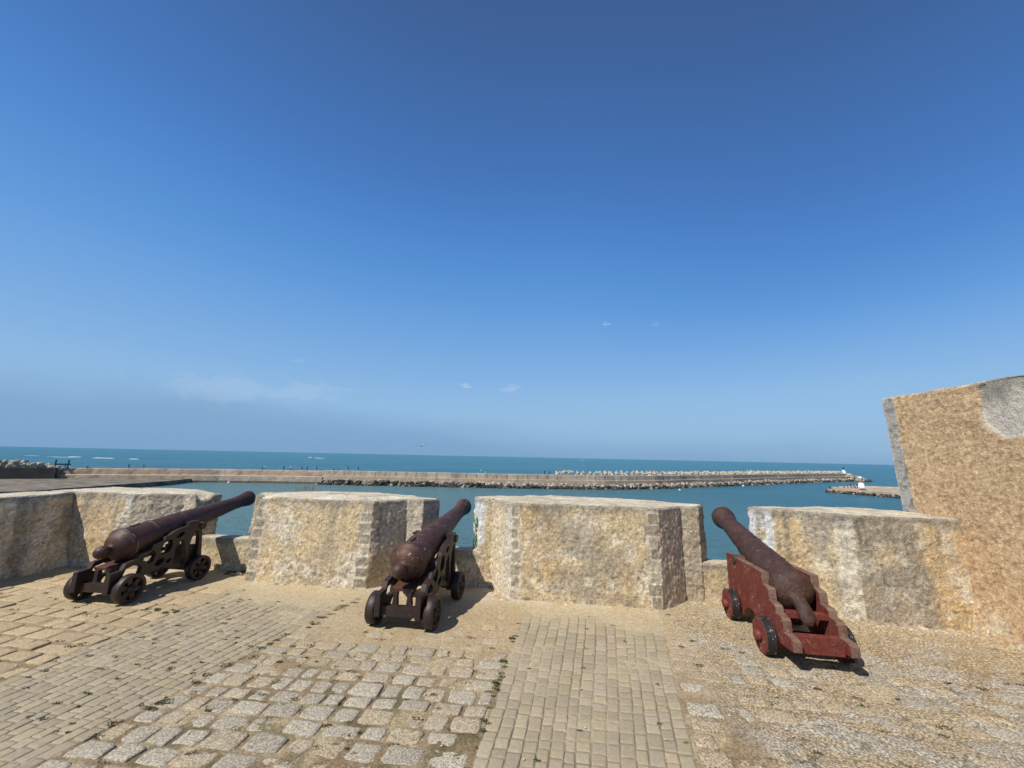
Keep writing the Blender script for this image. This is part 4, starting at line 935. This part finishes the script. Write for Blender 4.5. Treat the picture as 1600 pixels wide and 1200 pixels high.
# ------------------------------------------------------------------ people far off: one skinned body per pose, shared by the copies
def person_mesh(pose):
    J = dict(stand=dict(pel=(0, 0, .93), ch=(0, .02, 1.32), nk=(0, .02, 1.47), hd=(0, .04, 1.60), ht=(0, .04, 1.73), ls=(-.19, 0, 1.40), le=(-.25, .02, 1.12), lh=(-.22, .16, .92), rs=(.19, 0, 1.40), re=(.26, .06, 1.13), rh=(.16, .26, 1.10), lk=(-.10, .02, .49), lf=(-.11, 0, .06), lt=(-.11, .16, .03), rk=(.11, .03, .49), rf=(.12, 0, .06), rt=(.12, .16, .03)),
             walk=dict(pel=(0, 0, .92), ch=(0, .05, 1.31), nk=(0, .07, 1.46), hd=(0, .10, 1.58), ht=(0, .10, 1.72), ls=(-.19, .03, 1.39), le=(-.24, .12, 1.13), lh=(-.22, .27, .95), rs=(.19, .03, 1.39), re=(.24, -.10, 1.14), rh=(.23, -.16, .90), lk=(-.10, -.04, .49), lf=(-.10, -.26, .10), lt=(-.10, -.14, .03), rk=(.10, .20, .50), rf=(.10, .24, .06), rt=(.10, .40, .05)),
             sit=dict(pel=(0, 0, .14), ch=(0, -.04, .52), nk=(0, 0, .67), hd=(0, .03, .80), ht=(0, .04, .93), ls=(-.19, -.02, .60), le=(-.26, .12, .38), lh=(-.12, .30, .36), rs=(.19, -.02, .60), re=(.26, .12, .38), rh=(.12, .30, .36), lk=(-.14, .40, .40), lf=(-.12, .52, .05), lt=(-.12, .66, .03), rk=(.14, .40, .40), rf=(.13, .54, .05), rt=(.13, .68, .03)),
             crouch=dict(pel=(0, 0, .36), ch=(0, .18, .68), nk=(0, .25, .80), hd=(0, .31, .91), ht=(0, .34, 1.03), ls=(-.19, .20, .74), le=(-.22, .36, .52), lh=(-.10, .50, .40), rs=(.19, .20, .74), re=(.22, .36, .52), rh=(.10, .50, .40), lk=(-.15, .36, .46), lf=(-.13, .06, .07), lt=(-.13, .22, .03), rk=(.15, .36, .46), rf=(.13, .06, .07), rt=(.13, .22, .03)))[pose]
    rad = dict(pel=.15, ch=.165, nk=.065, hd=.105, ht=.085, ls=.075, le=.05, lh=.04, rs=.075, re=.05, rh=.04, lk=.07, lf=.05, lt=.035, rk=.07, rf=.05, rt=.035)
    names = list(J); E = [('pel', 'ch'), ('ch', 'nk'), ('nk', 'hd'), ('hd', 'ht'), ('ch', 'ls'), ('ls', 'le'), ('le', 'lh'), ('ch', 'rs'), ('rs', 're'), ('re', 'rh'), ('pel', 'lk'), ('lk', 'lf'), ('lf', 'lt'), ('pel', 'rk'), ('rk', 'rf'), ('rf', 'rt')]
    me = bpy.data.meshes.new('body'); me.from_pydata([J[n] for n in names], [(names.index(a), names.index(b)) for a, b in E], []); me.update()
    o = bpy.data.objects.new('tmp_body', me); COL.objects.link(o); m = o.modifiers.new('skin', 'SKIN'); o.modifiers.new('sub', 'SUBSURF').levels = 1
    for i, n in enumerate(names): me.skin_vertices[0].data[i].radius = (rad[n], rad[n]*.85); me.skin_vertices[0].data[i].use_root = (i == 0)
    dg = bpy.context.evaluated_depsgraph_get(); out = bpy.data.meshes.new_from_object(o.evaluated_get(dg)); bpy.data.objects.remove(o); bpy.data.meshes.remove(me)
    out.polygons.foreach_set('use_smooth', np.ones(len(out.polygons), dtype=bool)); return out, J
POSES = {k: person_mesh(k) for k in ('stand', 'walk', 'sit', 'crouch')}
CACHE = {}
def person(x, y, z, face, pose, top, low, label, group):
    key = (pose, top, low)
    if key not in CACHE:
        src, J = POSES[pose]; me = src.copy(); me.name = 'person'
        for m in (M_SKIN, CLOTH[top], CLOTH[low], CLOTH['black']): me.materials.append(m)
        zn = J['nk'][2]+.02; zp = J['pel'][2]; hz = J['hd'][2]+.05
        for p in me.polygons:
            c = p.center
            hand = min((Vector(c)-Vector(J[h])).length for h in ('lh', 'rh')) < .07
            if c.z > hz+.02 or (c.z > zn+.06 and c.y < J['hd'][1]-.03): p.material_index = 3
            elif c.z > zn or hand: p.material_index = 0
            elif pose in ('stand', 'walk') and c.z < zp-.02 and abs(c.x) < .2 and not (abs(c.x) > .17 and c.z > .8): p.material_index = 2
            elif pose in ('sit', 'crouch') and (c.y > J['pel'][1]+.12 and c.z < J['lk'][2]+.08 and abs(c.x) < .2) : p.material_index = 2
            else: p.material_index = 1
        CACHE[key] = me
    o = bpy.data.objects.new('person', CACHE[key]); o.location = (x, y, z); o.rotation_euler = (0, 0, face); link(o); return tag(o, label, 'person', group)
exec_people = []
GP = 'people on the long breakwater'; GJ = 'people on the near jetty'
def on_wall(x, y): return -5.62
def wall_at(px):   # a point on top of the wall for a bearing given as x/y
    best = min(range(len(PALL)), key=lambda i: abs(PALL[i][0]/PALL[i][1]-px)); return PALL[best]
PALL = np.concatenate([path_pts(JL, .3)+np.array([0, .9]), path_pts(JR, .3)+np.array([-.2, .9])])
for b, pose, top, low, face, lab in (
    (-1.146, 'stand', 'grey', 'black', 0, 'distant person in grey on the breakwater, first one right of the dark metal frame'),
    (-1.118, 'stand', 'navy', 'white', 0, 'distant person in a navy top and white trousers near the left end of the breakwater'),
    (-1.072, 'sit', 'black', 'black', 1.2, 'distant person in black sitting low, left one of a close pair on the breakwater'),
    (-1.062, 'crouch', 'white', 'black', 3, 'distant person in white bent over, right one of a close pair on the breakwater'),
    (-.967, 'stand', 'navy', 'black', .4, 'distant person in dark blue standing alone above the left cannon barrel'),
    (-.930, 'walk', 'grey', 'grey', 1.5, 'distant person in pale grey walking right of the lone dark blue figure'),
    (-.628, 'crouch', 'black', 'black', 2.5, 'distant person in black crouching above the left merlon, first of its group'),
    (-.621, 'stand', 'white', 'blue', .3, 'distant person in a white top and blue trousers beside the crouching one in black'),
    (-.575, 'stand', 'black', 'black', 0, 'distant person all in black, standing alone between two small groups'),
    (-.559, 'stand', 'white', 'navy', 0, 'distant person in a white shirt and navy trousers, beside a red one'),
    (-.550, 'sit', 'red', 'red', 2.2, 'distant person in red sitting on the breakwater'),
    (-.528, 'stand', 'navy', 'black', .2, 'distant person in a navy top and black trousers, right of the red seated one'),
    (-.515, 'stand', 'black', 'navy', 2.8, 'distant person in a black top and navy trousers, under the small white boat'),
    (-.492, 'walk', 'black', 'blue', 1.2, 'distant person in a black top and blue trousers, at the start of the concrete panels'),
    (-.448, 'sit', 'black', 'navy', 0, 'distant person in black and navy sitting low on the concrete panels'),
    (-.437, 'sit', 'blue', 'grey', 0, 'distant person in a blue top sitting on the concrete panels'),
    (-.411, 'stand', 'black', 'grey', .4, 'distant person in a black top and grey trousers standing on the concrete panels'),
    (-.385, 'stand', 'navy', 'brown', 3, 'distant person in navy and brown, last upright figure before the empty stretch of wall'),
    (-.074, 'stand', 'white', 'grey', .2, 'distant person in a white top above the widest merlon, left one of the pair'),
    (-.063, 'sit', 'white', 'black', .2, 'distant person in a white top sitting above the widest merlon'),
    (.088, 'stand', 'black', 'black', 2.9, 'distant person in black just left of where the pale armour blocks start'),
    (.094, 'sit', 'white', 'blue', .8, 'distant person in a white top sitting just left of the pale armour blocks'),
    (.101, 'stand', 'blue', 'navy', .5, 'distant person in blue standing against the first pale armour blocks')):
    p = wall_at(b); person(p[0], p[1], -5.70 if b < -.47 else -5.40, face, pose, top, low, lab, GP)
for x, y, z, pose, top, low, face, lab in (
    (139.9, 172.8, -9.45, 'stand', 'black', 'black', 1.6, 'tiny person in black at the very tip of the near jetty, by the water'),
    (142.9, 172.4, -8.62, 'stand', 'navy', 'grey', 2.0, 'tiny person in a navy top, first of the crowd on the near jetty'),
    (143.9, 173.6, -8.60, 'stand', 'white', 'navy', 2.6, 'tiny person in a white top and navy trousers at the left of the jetty crowd'),
    (145.2, 171.6, -8.55, 'sit', 'brown', 'black', 2.0, 'tiny person in brown sitting at the left of the jetty crowd'),
    (146.2, 171.0, -8.5, 'stand', 'red', 'black', 1.5, 'tiny person in a red top and black trousers in the middle of the jetty crowd'),
    (146.6, 169.6, -8.5, 'sit', 'pink', 'red', 2.2, 'tiny person in a pink top sitting in the middle of the jetty crowd'),
    (147.3, 170.8, -8.45, 'stand', 'navy', 'blue', 2.4, 'tiny person in a navy top and blue trousers in the middle of the jetty crowd'),
    (147.6, 168.8, -8.45, 'sit', 'red', 'navy', 2.6, 'tiny person in a red top sitting in front of the jetty crowd'),
    (148.3, 170.3, -8.4, 'stand', 'blue', 'black', 2.0, 'tiny person in a blue top and black trousers at the right of the jetty crowd'),
    (149.2, 169.6, -8.4, 'stand', 'black', 'brown', 1.7, 'tiny person in a black top and brown trousers, nearest to the white harbour light')):
    person(x, y, z, face, pose, top, low, lab, GJ)

# ------------------------------------------------------------------ boats, floats, foam, gull
def boat(loc, L, rz, label, group):
    T = empty('motorboat', loc, rz); tag(T, label, 'boat', group)
    V, F = [], []; ns = 12
    for i in range(ns+1):
        t = i/ns; x = (t-.5)*L; w = .16*L*(1-max(0, (t-.45)/.55)**2.2)*(1 if t > .02 else .94); dk = .095*L*(1+.35*t*t)
        for (fy, z) in ((-1, dk), (-.92, dk*.35), (-.55, -.02*L), (0, -.05*L), (.55, -.02*L), (.92, dk*.35), (1, dk)): V.append((x, fy*max(w, .01), z))
    for i in range(ns):
        for k in range(6): a = i*7+k; F.append((a, a+7, a+8, a+1))
        F.append((i*7+6, i*7+13, i*7+7, i*7))
    F.append(tuple(range(7))); F.append(tuple(range(ns*7, ns*7+7))[::-1])
    mesh_np('hull', V, F, M_WHITE, T, None, False)
    box('cabin', -.22*L, .12*L, -.10*L, .10*L, .10*L, .24*L, M_WHITE, T, .02*L); box('windscreen', .121*L, .14*L, -.085*L, .085*L, .13*L, .20*L, M_METAL, T, .003*L); box('mast', -.06*L, -.045*L, -.008*L, .008*L, .24*L, .42*L, M_METAL, T, .001*L)
    return T
boat((-462, 905, SEA+.1), 10, R(186), 'small white motorboat on the open sea with a wake behind it', 'boats at sea')
boat((460, 2500, SEA+.1), 14, R(120), 'tiny boat far out on the horizon above the start of the armour blocks', 'boats at sea')
def foam():
    V, F = [], []; q = random.Random(3)
    def streak(x0, y0, x1, y1, w, h):
        k = 24; i0 = len(V)
        for i in range(k+1):
            t = i/k; x, y = x0+(x1-x0)*t, y0+(y1-y0)*t; e = math.sin(math.pi*t)**.5*q.uniform(.6, 1.2)
            for (o, z) in ((-w, 0), (-.3*w, h), (.3*w, h*.8), (w, 0)): V.append((x, y+o*e, SEA+.03+z*e))
        for i in range(k):
            for j in range(3): a = i0+i*4+j; F.append((a, a+4, a+5, a+1))
    for (x0, y0, x1, y1, w, h) in ((-695, 560, -672, 562, 1.2, .15), (-636, 538, -622, 540, 1.0, .12), (-590, 505, -560, 508, 1.0, .22), (-536, 503, -508, 505, 1.5, .5), (-472, 486, -460, 487, 1.4, .45), (-455, 906, -428, 904, 2.5, .6), (-610, 540, -590, 541, 2, .4)): streak(x0, y0, x1, y1, w, h)
    tag(mesh_np('breaking_waves', np.array(V), F, M_FOAM, None, None, True), 'short white crests of breaking waves out beyond the left of the breakwater', 'waves', kind='stuff')
foam()
def buoy(x, y, r_, label):
    T = empty('buoy', (x, y, SEA)); tag(T, label, 'buoy', 'floats in the harbour')
    lathe('float', [(-.3*r_, .3*r_), (-.1*r_, .85*r_), (.25*r_, r_), (.6*r_, .85*r_), (.9*r_, .4*r_)], M_WHITE, T, 16, 'Y').rotation_euler = (R(90), 0, 0)
    lathe('stem', [(.8*r_, .18*r_), (1.7*r_, .15*r_), (1.75*r_, .3*r_), (2.0*r_, .3*r_)], M_WHITE, T, 10, 'Y').rotation_euler = (R(90), 0, 0)
buoy(121, 205, .55, 'white float on the water near the bend of the outer breakwater'); buoy(72, 168, .45, 'small white float on the water below the first armour blocks'); buoy(-112, 158, .5, 'white float beside the old stone breakwater at the left')
for (x, y, lab) in ((42, 46, 'white float in the gap between the widest merlon and the red cannon muzzle'),): buoy(x, y+4, .16, lab)
def gull():
    T = empty('seagull', (-11.4, 50, 2.88), R(25)); T.scale = (1.35, 1.35, 1.35); tag(T, 'seagull in flight just above the horizon, over the middle cannon', 'bird')
    prof = [(-.24, .012), (-.20, .03), (-.1, .055), (0, .07), (.10, .06), (.16, .045), (.20, .042), (.235, .035), (.26, .015), (.30, .004)]
    lathe('body', prof, M_GULLW, T, 14, 'Y').rotation_euler = (R(-25), R(30), 0)
    for sd in (-1, 1):
        V = []; F = []; up = .55 if sd > 0 else -.25
        for i in range(7):
            t = i/6; x = sd*(.04+.56*t); z = .03+up*(t if t < .5 else .5+.35*(t-.5))*.6; c = .15*(1-t)**.6+.012; y0 = .05-.10*max(0, t-.45)
            V += [(x, y0+c*.45, z), (x, y0-c*.1, z+.014*(1-t)), (x, y0-c*.75, z-.004)]
        for i in range(6):
            for k in range(2): a = i*3+k; F.append((a, a+1, a+4, a+3))
        o = mesh_np('wing', V, F, M_GULLG, T, None, True); so = o.modifiers.new('thick', 'SOLIDIFY'); so.thickness = .008
    bm = bmesh.new(); vs = [bm.verts.new(c) for c in ((-.02, -.22, .0), (.02, -.22, .0), (.06, -.36, -.02), (-.06, -.36, -.02))]; f = bm.faces.new(vs); ex = bmesh.ops.extrude_face_region(bm, geom=[f]); bmesh.ops.translate(bm, verts=[v for v in ex['geom'] if isinstance(v, bmesh.types.BMVert)], vec=(0, 0, .01)); bmesh.ops.recalc_face_normals(bm, faces=bm.faces)
    obj_bm('tail', bm, M_GULLG, T)
gull()

# ------------------------------------------------------------------ light, sky, camera
sun_dir = Vector((-.658, -.536, 1.0)).normalized()      # towards the sun
el = math.asin(sun_dir.z); az = math.atan2(sun_dir.x, sun_dir.y)
L = bpy.data.lights.new('sun', 'SUN'); L.energy = 4.6; L.angle = R(.53); L.color = (1.0, .945, .85)
lo = bpy.data.objects.new('sun', L); lo.rotation_euler = (-sun_dir).to_track_quat('-Z', 'Y').to_euler(); link(lo)
w = bpy.data.worlds.new('World'); SC.world = w; w.use_nodes = True; t = w.node_tree; t.nodes.clear()
sky = t.nodes.new('ShaderNodeTexSky'); sky.sky_type = 'NISHITA'; sky.sun_disc = False; sky.sun_elevation = el; sky.sun_rotation = az; sky.altitude = 0; sky.air_density = 1.0; sky.dust_density = .3; sky.ozone_density = 2.2
bg = t.nodes.new('ShaderNodeBackground'); bg.inputs['Strength'].default_value = .11; out = t.nodes.new('ShaderNodeOutputWorld')
tc = t.nodes.new('ShaderNodeTexCoord'); sp = t.nodes.new('ShaderNodeSeparateXYZ'); t.links.new(tc.outputs['Generated'], sp.inputs[0])
def mth(op, a, b=None, c=None):
    n = t.nodes.new('ShaderNodeMath'); n.operation = op
    for i, v in enumerate((a, b, c)):
        if v is None: continue
        if hasattr(v, 'is_linked'): t.links.new(v, n.inputs[i])
        else: n.inputs[i].default_value = v
    return n.outputs[0]
def mr(v, a, b, c=0, d=1):
    n = t.nodes.new('ShaderNodeMapRange'); n.interpolation_type = 'SMOOTHSTEP'; t.links.new(v, n.inputs['Value'])
    for k, q in (('From Min', a), ('From Max', b), ('To Min', c), ('To Max', d)): n.inputs[k].default_value = q
    return n.outputs[0]
z = sp.outputs[2]; x = sp.outputs[0]
# clear air colour by height above the horizon, over the physical sky
EXPO = .25
def lin(r, g, b): return tuple(((c/255+.055)/1.055)**2.4 if c > 10 else c/255/12.92 for c in (r, g, b))+(1,)
cr = t.nodes.new('ShaderNodeValToRGB'); cr.color_ramp.interpolation = 'B_SPLINE'; zs_ = mth('ADD', z, mth('MULTIPLY', mth('MULTIPLY', mr(x, .05, .80, 0, .13), mr(z, .12, .40)), 1.0)); t.links.new(zs_, cr.inputs[0])
stops = [(0, (116, 164, 206)), (.04, (128, 172, 213)), (.10, (146, 186, 223)), (.19, (134, 180, 226)), (.34, (101, 160, 224)), (.48, (80, 142, 212)), (.60, (68, 121, 194)), (.74, (62, 104, 164)), (.84, (59, 91, 145)), (1, (52, 82, 135))]
for i, (p_, c_) in enumerate(stops):
    e_ = cr.color_ramp.elements[i] if i < 2 else cr.color_ramp.elements.new(p_)
    e_.position = p_
for i, (p_, c_) in enumerate(stops): cr.color_ramp.elements[i].position = p_; cr.color_ramp.elements[i].color = lin(*c_)
vs = t.nodes.new('ShaderNodeVectorMath'); vs.operation = 'SCALE'; vs.inputs['Scale'].default_value = 1/(.11*2**EXPO); t.links.new(cr.outputs[0], vs.inputs[0])
c0 = mix(t, .90, sky.outputs[0], vs.outputs[0])
# low bank of sea mist: tall on the left, sinking to the horizon towards the right
mp = node(t, 'ShaderNodeMapping'); mp.inputs['Scale'].default_value = (3, 3, 10); t.links.new(tc.outputs['Generated'], mp.inputs['Vector'])
fogn = tnoise(t, mp.outputs[0], 1.2, 4, .5)
toph = mth('ADD', mr(x, .45, -.75, .022, .125), mth('MULTIPLY', mth('SUBTRACT', fogn, .5), .10))
inside = mr(mth('SUBTRACT', toph, z), -.035, .060)
fog = mth('MULTIPLY', inside, .62)
k_ = 1/(.11*2**EXPO); fc = lin(120, 159, 198)
c1 = mix(t, fog, c0, tuple(q*k_ for q in fc[:3]))
# a few thin wisps, by direction
WISPS = [(-.119, .977, .178, .018, .8), (.0, .985, .173, .034, .42), (.231, .915, .331, .014, .6), (.343, .883, .321, .013, .25), (-.582, .803, .130, .10, .34), (-.481, .866, .136, .10, .34), (-.64, .758, .127, .07, .3)]
mp2 = node(t, 'ShaderNodeMapping'); mp2.inputs['Scale'].default_value = (5, 5, 20); t.links.new(tc.outputs['Generated'], mp2.inputs['Vector'])
wn = tnoise(t, mp2.outputs[0], 2.2, 6, .62)
wm = mth('MULTIPLY', mr(wn, .63, .76), mth('MULTIPLY', mr(z, .10, .15), mr(z, .24, .19))); wm = mth('MULTIPLY', wm, .4)
for (dx_, dy_, dz_, rad_, amt_) in WISPS:
    sb = t.nodes.new('ShaderNodeVectorMath'); sb.operation = 'SUBTRACT'; t.links.new(tc.outputs['Generated'], sb.inputs[0]); sb.inputs[1].default_value = (dx_, dy_, dz_)
    ml = t.nodes.new('ShaderNodeVectorMath'); ml.operation = 'MULTIPLY'; t.links.new(sb.outputs[0], ml.inputs[0]); ml.inputs[1].default_value = (1, 1, 2.6)
    ln = t.nodes.new('ShaderNodeVectorMath'); ln.operation = 'LENGTH'; t.links.new(ml.outputs[0], ln.inputs[0])
    mpx = node(t, 'ShaderNodeMapping'); mpx.inputs['Scale'].default_value = (1, 1, 2.2); t.links.new(tc.outputs['Generated'], mpx.inputs['Vector'])
    nz = tnoise(t, mpx.outputs[0], 1.1/rad_, 5, .65)
    wm = mth('MAXIMUM', wm, mth('MULTIPLY', mr(mth('ADD', mth('DIVIDE', ln.outputs['Value'], rad_), mth('MULTIPLY', mth('SUBTRACT', .5, nz), 3.2)), 1.0, .2), amt_))
wc = lin(196, 214, 236)
c2 = mix(t, mth('MULTIPLY', wm, .55), c1, tuple(q*k_ for q in wc[:3]))
t.links.new(c2, bg.inputs['Color']); t.links.new(bg.outputs[0], out.inputs[0])

cam = bpy.data.cameras.new('camera'); co = bpy.data.objects.new('camera', cam); link(co); SC.camera = co
cam.sensor_width = 36; cam.sensor_fit = 'HORIZONTAL'; cam.lens = 36*600/1600; cam.clip_end = 60000; cam.clip_start = .05
roll = math.atan(29/1390); pitch = math.atan(113.7*math.cos(roll)/600)
fw = Vector((0, math.cos(pitch), math.sin(pitch))); u0 = Vector((0, -math.sin(pitch), math.cos(pitch))); r0 = Vector((1, 0, 0))
rt = r0*math.cos(roll)+u0*math.sin(roll); up = u0*math.cos(roll)-r0*math.sin(roll)
co.matrix_world = Matrix(((rt.x, up.x, -fw.x, 0), (rt.y, up.y, -fw.y, 0), (rt.z, up.z, -fw.z, 1.7), (0, 0, 0, 1)))

SC.view_settings.view_transform = 'Standard'; SC.view_settings.look = 'None'; SC.view_settings.exposure = EXPO; SC.view_settings.gamma = 1
SC.render.engine = 'CYCLES'; SC.render.resolution_x = 1024; SC.render.resolution_y = 768
